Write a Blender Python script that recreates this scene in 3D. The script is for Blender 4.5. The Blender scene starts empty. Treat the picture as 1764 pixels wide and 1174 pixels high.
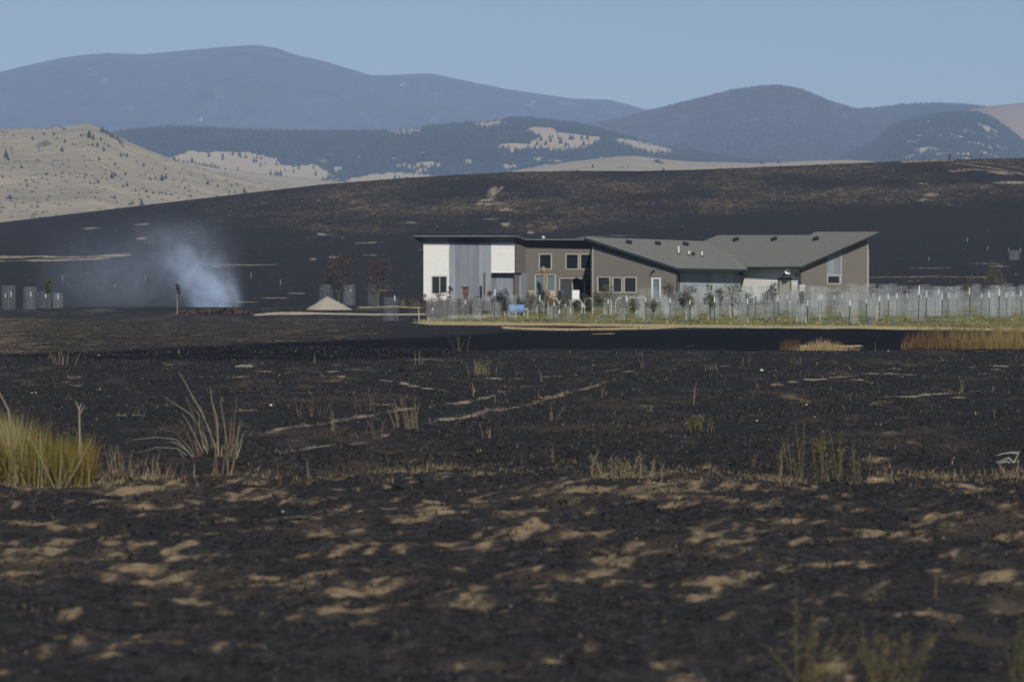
import bpy, math, random
import numpy as np
R = math.radians
scn = bpy.context.scene
COL = scn.collection

# ------------------------------------------------------------------ camera
F = 9800.0            # focal length in photo pixels (200 mm on a 36 mm sensor, 1764 px wide)
CAMZ = 1.9
PITCH = math.atan(79 / F)
cam = bpy.data.cameras.new('camera')
cam_ob = bpy.data.objects.new('camera', cam)
COL.objects.link(cam_ob)
cam.lens = 200; cam.sensor_width = 36
cam.clip_start = 0.5; cam.clip_end = 60000
cam_ob.location = (0, 0, CAMZ)
cam_ob.rotation_euler = (math.pi / 2 - PITCH, 0, 0)
cam.dof.use_dof = True
cam.dof.focus_distance = 150
cam.dof.aperture_fstop = 6.3
scn.camera = cam_ob

# ------------------------------------------------------------------ sky, sun, exposure
SUN_EL, SUN_AZ = 40.0, 13.0        # sun behind the camera, to its right
sd = (math.sin(R(SUN_AZ)) * math.cos(R(SUN_EL)), -math.cos(R(SUN_AZ)) * math.cos(R(SUN_EL)), math.sin(R(SUN_EL)))
world = bpy.data.worlds.new('World'); scn.world = world; world.use_nodes = True
nt = world.node_tree; nt.nodes.clear()
sky = nt.nodes.new('ShaderNodeTexSky'); sky.sky_type = 'NISHITA'; sky.sun_disc = False
sky.sun_elevation = R(SUN_EL); sky.sun_rotation = R(180 - SUN_AZ)
sky.altitude = 900; sky.air_density = 1.0; sky.dust_density = 0.1; sky.ozone_density = 6.0
bg = nt.nodes.new('ShaderNodeBackground'); bg.inputs['Strength'].default_value = 0.049
out = nt.nodes.new('ShaderNodeOutputWorld')
nt.links.new(sky.outputs[0], bg.inputs[0]); nt.links.new(bg.outputs[0], out.inputs[0])
sl = bpy.data.lights.new('sun', 'SUN'); sl.energy = 3.8; sl.angle = R(0.53); sl.color = (1.0, 0.94, 0.84)
so = bpy.data.objects.new('sun', sl); COL.objects.link(so)
from mathutils import Vector
so.rotation_euler = Vector(sd).to_track_quat('Z', 'Y').to_euler()
so.location = (20, -40, 60)
scn.view_settings.view_transform = 'Standard'; scn.view_settings.look = 'None'
scn.view_settings.exposure = 0.0; scn.view_settings.gamma = 1.0
scn.view_settings.use_curve_mapping = False
scn.cycles.use_denoising = True
scn.cycles.volume_step_rate = 1.0
scn.cycles.volume_max_steps = 256
scn.cycles.max_bounces = 6; scn.cycles.diffuse_bounces = 2; scn.cycles.glossy_bounces = 2
scn.cycles.volume_bounces = 2; scn.cycles.transparent_max_bounces = 8

# ------------------------------------------------------------------ helpers
HAZE_D = 4.5e-5
cp, sp = math.cos(PITCH), math.sin(PITCH)

def P(px, py, d):
    """World point seen at photo pixel (px, py), at distance y = d."""
    dx, up = px - 882.0, 587.0 - py
    dy = F * cp + up * sp; dz = -F * sp + up * cp
    t = d / dy
    return np.array((dx * t, d, CAMZ + dz * t))

def proj(x, y, z):
    zz = z - CAMZ
    f = y * cp - zz * sp; u = y * sp + zz * cp
    return 882 + F * x / f, 587 - F * u / f

def _hash(ix, iy, seed):
    h = (ix.astype(np.int64) * 374761393 + iy.astype(np.int64) * 668265263 + seed * 974634777) & 0xFFFFFFFF
    h = ((h ^ (h >> 13)) * 1274126177) & 0xFFFFFFFF
    h = (h ^ (h >> 16)) & 0xFFFFFFFF
    return h

def noise2(x, y, seed=0):
    x = np.asarray(x, float); y = np.asarray(y, float)
    ix = np.floor(x); iy = np.floor(y); fx = x - ix; fy = y - iy
    ux = fx * fx * fx * (fx * (fx * 6 - 15) + 10); uy = fy * fy * fy * (fy * (fy * 6 - 15) + 10)
    def g(a, b):
        h = _hash(ix + a, iy + b, seed) * (2 * math.pi / 4294967296.0)
        return np.cos(h) * (fx - a) + np.sin(h) * (fy - b)
    n0 = g(0, 0) * (1 - ux) + g(1, 0) * ux
    n1 = g(0, 1) * (1 - ux) + g(1, 1) * ux
    return (n0 * (1 - uy) + n1 * uy) * 1.5

def fbm(x, y, oct=3, seed=0, gain=0.5):
    s = 0; a = 1; tot = 0
    for k in range(oct):
        s = s + a * noise2(x * 2 ** k, y * 2 ** k, seed + k * 17); tot += a; a *= gain
    return s / tot

def sstep(a, b, x):
    t = np.clip((np.asarray(x, float) - a) / (b - a), 0, 1)
    return t * t * (3 - 2 * t)

def link(o, parent=None):
    COL.objects.link(o)
    if parent is not None: o.parent = parent
    return o

def tag(o, label=None, cat=None, group=None, kind=None):
    if label: o['label'] = label
    if cat: o['category'] = cat
    if group: o['group'] = group
    if kind: o['kind'] = kind
    return o

def empty(name, loc, label=None, cat=None, group=None, rz=0):
    o = bpy.data.objects.new(name, None); link(o); o.location = tuple(loc); o.rotation_euler = (0, 0, rz)
    return tag(o, label, cat, group)

class MB:
    def __init__(s): s.v = []; s.f = []; s.c = []
    def add(s, vs, fs, col=None):
        b = len(s.v); s.v.extend([tuple(map(float, q)) for q in vs]); s.f.extend([tuple(i + b for i in q) for q in fs])
        if col is not None: s.c.extend([col] * len(vs))
    def box(s, a, b, col=None):
        x0, y0, z0 = a; x1, y1, z1 = b
        s.add([(x0, y0, z0), (x1, y0, z0), (x1, y1, z0), (x0, y1, z0), (x0, y0, z1), (x1, y0, z1), (x1, y1, z1), (x0, y1, z1)],
              [(0, 3, 2, 1), (4, 5, 6, 7), (0, 1, 5, 4), (1, 2, 6, 5), (2, 3, 7, 6), (3, 0, 4, 7)], col)
    def obox(s, c, ax, ay, az, col=None):
        c = np.array(c, float); ax = np.array(ax, float); ay = np.array(ay, float); az = np.array(az, float)
        vs = [c + i * ax + j * ay + k * az for k in (-1, 1) for (i, j) in ((-1, -1), (1, -1), (1, 1), (-1, 1))]
        s.add(vs, [(0, 3, 2, 1), (4, 5, 6, 7), (0, 1, 5, 4), (1, 2, 6, 5), (2, 3, 7, 6), (3, 0, 4, 7)], col)
    def prism(s, top, down, col=None):
        n = len(top); top = [np.array(q, float) for q in top]
        bot = [q + np.array(down, float) for q in top]
        s.add(top + bot, [tuple(range(n)), tuple(range(2 * n - 1, n - 1, -1))] + [(i, i + n, (i + 1) % n + n, (i + 1) % n) for i in range(n)], col)
    def tube(s, pts, rad, n=5, col=None, cap=True):
        pts = [np.array(q, float) for q in pts]
        if not hasattr(rad, '__len__'): rad = [rad] * len(pts)
        vs = []; m = len(pts)
        for i, q in enumerate(pts):
            t = pts[min(i + 1, m - 1)] - pts[max(i - 1, 0)]; t = t / (np.linalg.norm(t) + 1e-9)
            a = np.cross(t, (0, 0, 1)) if abs(t[2]) < 0.9 else np.cross(t, (1, 0, 0)); a /= np.linalg.norm(a); b = np.cross(t, a)
            for k in range(n):
                th = 2 * math.pi * k / n; vs.append(q + rad[i] * (math.cos(th) * a + math.sin(th) * b))
        fs = []
        for i in range(m - 1):
            for k in range(n):
                k2 = (k + 1) % n; fs.append((i * n + k, i * n + k2, (i + 1) * n + k2, (i + 1) * n + k))
        if cap: fs.append(tuple(range(n - 1, -1, -1))); fs.append(tuple((m - 1) * n + k for k in range(n)))
        s.add(vs, fs, col)
    def lathe(s, c, prof, n=12, col=None):
        vs = []; c = np.array(c, float)
        for r, z in prof:
            for k in range(n): vs.append(c + (r * math.cos(2 * math.pi * k / n), r * math.sin(2 * math.pi * k / n), z))
        fs = [(i * n + k, i * n + (k + 1) % n, (i + 1) * n + (k + 1) % n, (i + 1) * n + k) for i in range(len(prof) - 1) for k in range(n)]
        fs += [tuple(range(n - 1, -1, -1)), tuple((len(prof) - 1) * n + k for k in range(n))]
        s.add(vs, fs, col)
    def blade(s, base, tip, w, col=None, bend=(0, 0, 0), segs=2, side=None, dark=None):
        base = np.array(base, float); tip = np.array(tip, float); bend = np.array(bend, float)
        d = tip - base
        if side is None:
            a = random.uniform(0, math.pi); side = np.array((math.cos(a), math.sin(a) * 0.6, 0))
        vs = []
        for i in range(segs + 1):
            t = i / segs; q = base + d * t + bend * (t * t)
            ww = w * (1 - t * 0.75)
            if i == segs: vs.append(q)
            else: vs += [q - side * ww * 0.5, q + side * ww * 0.5]
        fs = [(2 * i, 2 * i + 1, 2 * i + 3, 2 * i + 2) for i in range(segs - 1)]
        k = 2 * (segs - 1); fs.append((k, k + 1, k + 2))
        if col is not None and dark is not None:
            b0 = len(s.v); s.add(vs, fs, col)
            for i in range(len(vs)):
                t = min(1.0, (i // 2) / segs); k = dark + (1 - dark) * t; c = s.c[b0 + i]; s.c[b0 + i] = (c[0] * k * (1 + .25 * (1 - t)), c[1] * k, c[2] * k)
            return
        s.add(vs, fs, col)
    def mesh(s, name):
        m = bpy.data.meshes.new(name); m.from_pydata(s.v, [], s.f); m.update()
        if s.c and len(s.c) == len(s.v):
            a = m.color_attributes.new('Col', 'FLOAT_COLOR', 'POINT')
            arr = np.ones((len(s.v), 4), np.float32); arr[:, :3] = np.array(s.c, np.float32)[:, :3]
            a.data.foreach_set('color', arr.ravel())
        return m
    def build(s, name, mat, parent=None, smooth=False, origin=None):
        if origin is not None:
            o0 = np.array(origin, float); s.v = [tuple(np.array(q) - o0) for q in s.v]
        m = s.mesh(name); m.materials.append(mat)
        if smooth: m.polygons.foreach_set('use_smooth', [True] * len(m.polygons))
        o = bpy.data.objects.new(name, m); link(o, parent)
        if origin is not None: o.location = tuple(map(float, origin))
        return o

def grid_mesh(name, X, Y, Z, attrs=None, smooth=True):
    nr, nc = X.shape
    co = np.stack([X, Y, Z], -1).reshape(-1, 3).astype(np.float32)
    idx = np.arange(nr * nc).reshape(nr, nc)
    q = np.stack([idx[:-1, :-1], idx[:-1, 1:], idx[1:, 1:], idx[1:, :-1]], -1).reshape(-1, 4).astype(np.int32)
    m = bpy.data.meshes.new(name)
    m.vertices.add(len(co)); m.vertices.foreach_set('co', co.ravel())
    m.loops.add(q.size); m.loops.foreach_set('vertex_index', q.ravel())
    m.polygons.add(len(q)); m.polygons.foreach_set('loop_start', np.arange(0, q.size, 4, dtype=np.int32))
    try: m.polygons.foreach_set('loop_total', np.full(len(q), 4, np.int32))
    except Exception: pass
    m.polygons.foreach_set('use_smooth', np.full(len(q), smooth))
    m.update(calc_edges=True); m.validate()
    for k, a in (attrs or {}).items():
        ca = m.color_attributes.new(k, 'FLOAT_COLOR', 'POINT')
        ca.data.foreach_set('color', a.reshape(-1, 4).astype(np.float32).ravel())
    return m

# ------------------------------------------------------------------ materials
class NT:
    def __init__(s, name):
        s.m = bpy.data.materials.new(name); s.m.use_nodes = True; s.t = s.m.node_tree; s.t.nodes.clear()
        s.out = s.t.nodes.new('ShaderNodeOutputMaterial')
    def n(s, typ, **kw):
        nd = s.t.nodes.new(typ)
        for k, v in kw.items(): setattr(nd, k, v)
        return nd
    def set(s, sock, v):
        if isinstance(v, bpy.types.NodeSocket): s.t.links.new(v, sock)
        elif v is not None:
            if hasattr(sock.default_value, '__len__') and not hasattr(v, '__len__'): v = (v, v, v, 1)
            if hasattr(v, '__len__') and len(v) == 3 and len(sock.default_value) == 4: v = (*v, 1)
            sock.default_value = v
    def math(s, op, a, b=None, c=None, clamp=False):
        nd = s.n('ShaderNodeMath', operation=op, use_clamp=clamp); s.set(nd.inputs[0], a); s.set(nd.inputs[1], b)
        if c is not None: s.set(nd.inputs[2], c)
        return nd.outputs[0]
    def mix(s, f, a, b, blend='MIX'):
        nd = s.n('ShaderNodeMix', data_type='RGBA', blend_type=blend); s.set(nd.inputs[0], f); s.set(nd.inputs[6], a); s.set(nd.inputs[7], b)
        return nd.outputs[2]
    def noise(s, vec, scale, detail=3, rough=0.55, dist=0.0):
        nd = s.n('ShaderNodeTexNoise'); s.set(nd.inputs['Vector'], vec); nd.inputs['Scale'].default_value = scale
        nd.inputs['Detail'].default_value = detail; nd.inputs['Roughness'].default_value = rough; nd.inputs['Distortion'].default_value = dist
        return nd.outputs['Fac']
    def map(s, vec, scale=(1, 1, 1), loc=(0, 0, 0)):
        nd = s.n('ShaderNodeMapping'); s.set(nd.inputs['Vector'], vec); nd.inputs['Scale'].default_value = scale; nd.inputs['Location'].default_value = loc
        return nd.outputs[0]
    def pos(s): return s.n('ShaderNodeNewGeometry').outputs['Position']
    def obj(s): return s.n('ShaderNodeTexCoord').outputs['Object']
    def attr(s, name):
        a = s.n('ShaderNodeAttribute', attribute_name=name)
        return a
    def rnd(s): return s.n('ShaderNodeObjectInfo').outputs['Random']
    def bsdf(s, col, rough=0.8, metal=0.0, spec=0.3, bump=None, bstr=0.3, bdist=0.02, trans=0.0):
        b = s.n('ShaderNodeBsdfPrincipled'); s.set(b.inputs['Base Color'], col); s.set(b.inputs['Roughness'], rough)
        s.set(b.inputs['Metallic'], metal); b.inputs['Specular IOR Level'].default_value = spec
        if bump is not None:
            bn = s.n('ShaderNodeBump'); s.set(bn.inputs['Height'], bump); bn.inputs['Strength'].default_value = bstr; bn.inputs['Distance'].default_value = bdist
            s.t.links.new(bn.outputs[0], b.inputs['Normal'])
        s.t.links.new(b.outputs[0], s.out.inputs['Surface'])
        return b

def simple(name, col, rough=0.8, var=0.25, scale=3.0, metal=0.0, spec=0.3, stretch=(1, 1, 1), rnd=0.0):
    t = NT(name); v = t.map(t.obj(), stretch); nz = t.noise(v, scale, 4)
    f = t.math('MULTIPLY_ADD', nz, 2 * var, 1 - var)
    if rnd: f = t.math('MULTIPLY', f, t.math('MULTIPLY_ADD', t.rnd(), 2 * rnd, 1 - rnd))
    c = t.n('ShaderNodeVectorMath', operation='SCALE'); c.inputs[0].default_value = col; t.set(c.inputs['Scale'], f)
    t.bsdf(c.outputs[0], rough, metal, spec, bump=nz, bstr=0.15)
    return t.m

def vcol_mat(name, rough=0.8, spec=0.2, transl=0.25):
    t = NT(name); a = t.attr('Col').outputs['Color']
    nz = t.noise(t.pos(), 6.0, 3); c = t.mix(1.0, a, t.math('MULTIPLY_ADD', nz, 0.7, 0.65), 'MULTIPLY')
    b = t.bsdf(c, rough, 0, spec)
    if transl:
        tr = t.n('ShaderNodeBsdfTranslucent'); t.set(tr.inputs[0], c)
        mx = t.n('ShaderNodeMixShader'); mx.inputs[0].default_value = transl
        t.t.links.new(b.outputs[0], mx.inputs[1]); t.t.links.new(tr.outputs[0], mx.inputs[2]); t.t.links.new(mx.outputs[0], t.out.inputs['Surface'])
    return t.m
# ------------------------------------------------------------------ near ground: profile and relief
def interp(x, pts): return np.interp(x, [p[0] for p in pts], [p[1] for p in pts])

CREST = [(-2500, 470), (-900, 430), (-300, 402), (0, 383), (250, 353), (430, 332), (560, 317), (700, 306), (880, 296), (1000, 294), (1100, 294.5),
         (1200, 292), (1300, 288), (1400, 284), (1510, 279), (1600, 275.5), (1764, 272), (2100, 268), (3000, 262), (5000, 300)]
YC = 1400.0
def GZ(x, y):
    """Broad shape of the burned plain and the ridge behind the house."""
    x = np.asarray(x, float); y = np.asarray(y, float)
    z = np.interp(y, [0, 300, 400, 480, 560, 620], [0, 0, 0.02, 0.3, 1.0, 1.35])
    z = z - 0.30 * sstep(185, 215, y) * (1 - sstep(255, 300, y)) * sstep(-8, 8, x + 2)      # shallow swale
    pxc = 882 + F * x / np.maximum(y, 400)
    zc = CAMZ + (508 - np.interp(pxc, [p[0] for p in CREST], [p[1] for p in CREST])) / F * YC
    s = np.clip((y - 600) / (YC - 600), 0, 1)
    f = s ** 1.25
    f = f + 0.018 * np.sin(s * 9 + x * 0.01) * s * (1 - s)
    z = z + (zc - 1.35) * f
    back = np.clip((y - YC) / 500, 0, 1)
    z = z * (1 - sstep(0, 1, back)) + sstep(0, 1, back) * np.minimum(z, 8.0)
    return z

def MZ(x, y, dy=None):
    """Small relief: hummocks, clods and tyre ruts."""
    y = np.asarray(y, float); x = np.asarray(x, float)
    a = 1 - sstep(230, 420, y) * 0.8
    front = 1 - sstep(60, 95, y)
    m = 0.065 * fbm(x / 1.3 + 3, y / 1.5, 3, 5) * (0.5 + 0.9 * front)
    m = m + 0.042 * noise2(x / 0.55, y / 0.62, 11) * (1 - sstep(140, 260, y)) * (0.55 + 0.6 * front)
    m = m + 0.024 * noise2(x / 0.24, y / 0.28, 12) * (1 - sstep(70, 130, y))
    m = m + 0.014 * noise2(x / 0.11, y / 0.13, 13) * (1 - sstep(40, 75, y))
    m = m + 0.10 * fbm(x / 9, y / 14, 2, 21) * sstep(60, 120, y) * (1 - sstep(160, 200, y))
    m = m * a
    for bx, by, r, h in MOUNDS: m = m + h * np.exp(-((x - bx) ** 2 + ((y - by) / 1.3) ** 2) / r ** 2)
    # the ridge: drainage folds
    k = sstep(640, 900, y) * (1 - sstep(1330, 1400, y))
    m = m + k * (0.9 * fbm(x / 60, y / 90, 3, 31) + 0.25 * noise2(x / 9, y / 14, 33))
    return m

MOUNDS = []
def gpt(px, py, big=True):
    """Where the ray through a photo pixel meets the ground."""
    d = np.concatenate([np.arange(20, 700, 0.5), np.arange(700, 1400, 2)])
    t = (587 - py); dy = F * cp + t * sp; dz = -F * sp + t * cp
    zz = CAMZ + dz * d / dy; xx = (px - 882) * d / dy
    g = GZ(xx, d) - zz
    i = np.argmax(g > 0)
    if g[i] <= 0: i = len(d) - 1
    if i > 0:
        k = g[i] / (g[i] - g[i - 1] + 1e-9); dd = d[i] - k * (d[i] - d[i - 1])
    else: dd = d[0]
    return (px - 882) * dd / dy, dd

for px, py, r, h in [(715, 640, 1.1, 0.16), (865, 752, 0.45, 0.07), (1590, 612, 2.6, 0.16), (150, 655, 1.2, 0.1), (200, 672, 0.9, 0.12), (560, 648, 1.2, 0.1),
                     (1420, 830, 0.5, 0.05), (1200, 825, 0.45, 0.06), (310, 672, 0.8, 0.12), (1050, 800, 0.5, 0.05)]:
    gx, gy = gpt(px, py); MOUNDS.append((gx, gy, r, h))

def ground(x, y): return float(GZ(x, y) + MZ(x, y))

ys = [-60, -40, -25, -15, -8, -3, 2, 7, 11, 15, 18, 20.5, 22.5]
y = 24.0
while y < 700: ys.append(y); y += 0.0023 * y + 0.02
while y < 1360: ys.append(y); y += 0.0035 * y
while y < 1480: ys.append(y); y += 6.0
for v in (1520, 1580, 1660, 1760, 1900, 2300, 3000, 4200, 6000, 9000, 13000, 17000, 20200): ys.append(v)
ys = np.array(ys)
UC = np.linspace(-1, 1, 431)
ext = 1 + np.cumsum(0.03 * 1.45 ** np.arange(15))
ext = ext[ext < 9]
UC = np.concatenate([-ext[::-1], UC, ext])
YY, UU = np.meshgrid(ys, UC, indexing='ij')
XX = UU * (3 + 0.1 * np.maximum(YY, 0))
XX = np.clip(XX, -3900, 3900)
G0 = GZ(XX, YY)
ZZ = G0 + MZ(XX, YY)
PX, PY = proj(XX, np.maximum(YY, 5), G0)
near = (YY > 20) & (YY < 1420)

def warp(a, b, sx, sy, seed): return fbm(a / sx, b / sy, 3, seed)
nA = fbm(XX / 0.9, YY / 3.0, 4, 41); nB = fbm(XX / 2.6, YY / 6.0, 3, 47); nC = fbm(XX / 0.35, YY / 0.9, 3, 53); nD = fbm(XX / 0.16, YY / 0.35, 2, 54)
nH = fbm(XX / 16, YY / 40, 4, 59); nH2 = fbm(XX / 4, YY / 12, 3, 61)
wx = 1.0 * fbm(XX / 0.8, YY / 1.2, 3, 71); wy = fbm(XX / 0.8 + 50, YY / 1.2, 3, 73)

def blob(cx, cy, rx, ry, ang=0.0, wob=0.5):
    c, s = math.cos(ang), math.sin(ang)
    dx = (PX - cx); dy_ = (PY - cy)
    a = (dx * c + dy_ * s) / rx; b = (-dx * s + dy_ * c) / ry
    r = np.sqrt(a * a + b * b) + wob * (nA * 1.1 + nC * 1.2 + nD * 0.9)
    return np.where(near, sstep(1.35, 0.15, r), 0)

def stroke(pts, w, wob=1.0, fade=None):
    """Distance to a polyline in the photo, as a soft band of half width w (pixels)."""
    best = np.full(PX.shape, 1e9)
    for (x0, y0), (x1, y1) in zip(pts[:-1], pts[1:]):
        vx, vy = x1 - x0, y1 - y0; L = vx * vx + vy * vy
        t = np.clip(((PX - x0) * vx + (PY - y0) * vy) / L, 0, 1)
        dd = np.hypot((PX - x0 - t * vx) * 0.35, PY - y0 - t * vy)
        best = np.minimum(best, dd)
    best = best + wob * w * (nA + 0.6 * nC + 0.9 * nH2 + .5 * nD)
    return np.where(near, sstep(w * 1.15, 0, best), 0)

soil = np.zeros(PX.shape); straw = np.zeros(PX.shape); ash = np.zeros(PX.shape); brown = np.zeros(PX.shape)
green = np.zeros(PX.shape); char = np.zeros(PX.shape); gravel = np.zeros(PX.shape); pale = np.zeros(PX.shape)

# foreground bare-earth patches: denser just past the straw line
band = interp(PY, [(600, 0.0), (815, 0.0), (822, 0.9), (850, 1.0), (880, 0.75), (920, 0.78), (1000, 0.7), (1060, 0.6), (1120, 0.42), (1174, 0.36), (1300, 0.3)])
side = 1 - 0.18 * sstep(1150, 1500, PX) + 0.12 * sstep(700, 300, np.abs(PX - 800))
s0 = fbm(XX / 0.75 + YY * 0.05, YY / 2.3, 4, 43) + 0.45 * nB + 0.25 * nC
soil = np.where(near & (YY < 75), sstep(0.14, 0.70, s0 * 1.0 + 0.4 * nD + 0.36 * band * side), 0) * sstep(0, 0.2, band)
for b in [(608, 912, 44, 20, .2), (980, 862, 85, 20, -.1), (880, 842, 75, 9, -.15), (1120, 848, 75, 8, 0), (1470, 876, 52, 12, 0), (1330, 872, 52, 8, 0), (1060, 978, 52, 14, .25),
          (1290, 996, 40, 16, -.5), (1245, 966, 36, 16, -.1), (800, 1030, 75, 22, 0), (645, 1045, 48, 12, .1), (480, 1008, 70, 16, 0), (560, 985, 50, 8, .1), (335, 958, 52, 9, 0), (200, 930, 105, 16, .15),
          (60, 905, 80, 10, -.1), (470, 852, 90, 15, -.3), (30, 985, 40, 10, -.2), (1500, 1032, 36, 13, 0), (1432, 1030, 26, 7, -.2), (1600, 890, 60, 13, 0), (1735, 905, 50, 11, -.1), (1010, 920, 80, 7, -.2),
          (1080, 950, 70, 7, .2), (800, 935, 80, 7, -.1), (945, 1128, 32, 11, .1), (390, 1120, 62, 8, -.35), (180, 1132, 40, 8, -.1), (1435, 1157, 60, 10, .1), (1380, 906, 0.1, 8, 0),
          (235, 1050, 40, 7, 0), (1590, 930, 70, 6, 0), (700, 860, 60, 12, -.2), (1550, 858, 45, 7, 0), (1750, 960, 45, 8, 0), (1210, 900, 30, 6, 0)]:
    soil = np.maximum(soil, blob(*b))
# sparse litter and scuffs on the middle field
mid = (YY > 62) & (YY < 190)
soil = np.maximum(soil, np.where(mid, 0.75 * sstep(0.42, 0.62, nA * 0.8 + nB * 0.55 + 0.12 * sstep(1250, 1700, PX)), 0))
ash = np.where(mid, sstep(0.0, 0.55, nB + 0.6 * nC) * 0.6, 0)
ash = np.maximum(ash, np.where(YY < 62, sstep(0.05, 0.6, nB * 0.8 + nC * 0.8) * 0.45, 0))
for b in [(1600, 605, 90, 3, 0), (1700, 605, 60, 2.5, 0), (1500, 642, 70, 4, -.1), (1545, 645, 50, 4, .1), (1450, 655, 60, 3, -.05), (1640, 690, 60, 4, -.1), (1500, 697, 35, 3, 0),
          (1580, 683, 60, 4, 0), (1090, 642, 60, 3, .1), (1040, 638, 30, 3, 0), (1250, 630, 45, 3, 0), (430, 632, 30, 6, 0), (390, 650, 70, 3, 0), (280, 634, 40, 3, 0), (120, 657, 45, 6, .1),
          (310, 625, 30, 4, -.1), (700, 618, 50, 2.5, 0), (740, 618, 20, 2.5, 0), (1180, 595, 40, 1.6, 0), (240, 715, 35, 4, 0), (1720, 633, 60, 3, 0)]:
    pale = np.maximum(pale, blob(*b, wob=0.8) * 0.8)
trk = np.zeros(PX.shape)
for pts, w in [([(450, 745), (600, 722), (700, 705), (850, 683), (870, 676)], 3.2), ([(480, 780), (620, 765), (700, 742), (760, 722), (900, 700), (1040, 660)], 3.6),
               ([(470, 640), (620, 652), (760, 672), (800, 680)], 1.8), ([(440, 640), (560, 642), (640, 636), (760, 636)], 2.6), ([(760, 650), (900, 648), (1000, 645)], 1.6),
               ([(620, 690), (700, 698)], 2.0), ([(1500, 690), (1600, 684), (1764, 668)], 2.2), ([(1330, 660), (1450, 650), (1540, 642)], 1.8)]:
    pale = np.maximum(pale, stroke(pts, w))
    if w > 3: trk = np.maximum(trk, stroke(pts, w * 1.1, .8))
straw = np.maximum(straw, 0.75 * stroke([(-200, 846), (0, 842), (160, 836), (430, 826), (560, 831), (700, 824), (900, 818), (1060, 822), (1130, 832), (1330, 834), (1500, 832), (1600, 828), (1764, 836), (1950, 838)], 3.0, 2.2))
straw = np.maximum(straw, stroke([(1500, 826), (1640, 829), (1764, 832), (1900, 832)], 5, 1.0))
soil = np.maximum(soil, stroke([(180, 800), (330, 806), (430, 815), (620, 812), (760, 818)], 8, 1.5) * 0.8)
# black swale just beyond the near field
top = interp(PX, [(-400, 614), (0, 612), (200, 605), (400, 594), (560, 588), (740, 581), (900, 570), (1060, 570), (1300, 566), (1560, 566), (1764, 572), (2200, 572)])
bot = interp(PX, [(-400, 617), (0, 618), (300, 619), (500, 619), (640, 616), (760, 612), (900, 601), (1150, 600), (1300, 603), (1764, 603), (2200, 603)])
jit = 1.6 * (nB + nA)
char = np.where(near, sstep(top - 1.5, top + 1.5, PY + jit) * sstep(bot + 3, bot - 2, PY + 2 * jit), 0)
# grey-brown trampled field, left
tf = np.where(near, sstep(542, 550, PY) * sstep(top + 1, top - 4, PY) * sstep(820, 560, PX), 0)
brown = np.maximum(brown, tf * (0.42 + 0.35 * sstep(-0.4, 0.5, nB) + 0.25 * sstep(120, 0, PX)))
pale = np.maximum(pale, tf * 0.38 * sstep(0.25, 0.6, fbm(XX / 9, YY / 3.5, 3, 83)) * sstep(620, 100, PX))
# ash-grey belt and pale wheel track before the house, left side
belt = np.where(near, sstep(527, 533, PY) * sstep(556, 546, PY) * sstep(800, 700, PX), 0)
ash = np.maximum(ash, tf * .45 * sstep(-.4, .5, nH2))
ash = np.maximum(ash, belt * (0.55 + 0.5 * fbm(XX / 6, YY / 5, 3, 89)))
for b in [(60, 537, 90, 3.2, 0.02), (180, 536, 90, 2.2, 0), (20, 533, 80, 1.5, 0), (520, 550, 160, 2.2, 0), (610, 550, 120, 1.5, 0), (650, 545, 60, 1.3, 0), (250, 543, 160, 1.5, 0),
          (320, 545, 200, 1.8, 0), (380, 539, 50, 1.5, 0), (455, 531, 40, 1.5, 0), (150, 527, 40, 1.5, 0), (230, 530, 40, 1.5, 0), (500, 529, 60, 1.3, 0), (540, 527, 40, 1, 0)]:
    ash = np.maximum(ash, blob(*b, wob=0.6) * 1.3)
gravel = np.maximum(gravel, stroke([(440, 542), (500, 539.5), (560, 540), (640, 541.5), (730, 541)], 2.2, 0.25))
gravel = np.maximum(gravel, blob(505, 539.5, 62, 3.0, 0, wob=.25))
straw = np.maximum(straw, 0.8 * stroke([(620, 529), (680, 528), (725, 530)], 2.5, 0.6))
yard = np.where(near & (YY < 640), sstep(690, 715, PX) * sstep(920, 890, PX) * sstep(510, 515, PY) * sstep(549, 543, PY), 0)
brown = np.maximum(brown, yard * (.55 + .5 * nB)); ash = np.maximum(ash, yard * (.4 + .6 * nA)); pale = np.maximum(pale, yard * .7 * sstep(.15, .5, fbm(XX / 2, YY / 5, 2, 137)))
pale = np.maximum(pale, belt * .85 * sstep(.12, .5, fbm(XX / 5, YY / 3.0, 3, 141)) * sstep(760, 640, PX))
# straw margin and the mown, watered orchard floor
gtop = interp(PX, [(700, 552), (740, 550), (800, 543), (900, 535), (1000, 528), (1200, 522), (2600, 520)])
gbot = interp(PX, [(690, 556), (740, 559), (800, 560), (980, 561), (1200, 564), (1500, 567), (1764, 570), (2600, 576)])
orch = np.where(near, sstep(700, 735, PX) * sstep(gtop - 4, gtop, PY) * sstep(gbot + 0.6, gbot - 0.6, PY + 1.2 * nA + 1.6 * nB), 0)
fs_ = interp(PX, [(700, 553), (800, 554), (1000, 557), (1200, 559.5), (1500, 561.5), (1764, 565), (2600, 568)])
frs = sstep(fs_ - 1.5, fs_ + 1.0, PY + nB * 2.4 + nA)
green = orch * (1 - frs * 0.85) * (0.55 + 0.6 * sstep(-0.35, 0.35, fbm(XX / 3.5, YY / 12, 3, 97)))
straw = np.maximum(straw, orch * (0.35 + 0.65 * frs) * 0.95)
straw = np.maximum(straw, np.where(near, stroke([(870, 564), (900, 565.5), (980, 567.5), (1060, 566), (1130, 564), (1180, 562)], 3.6, .35), 0))
straw = np.maximum(straw, 0.9 * stroke([(1380, 597), (1480, 596)], 3, 0.6))
straw = np.maximum(straw, 0.7 * stroke([(1020, 575), (1060, 574)], 1.2, 0.6))
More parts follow.
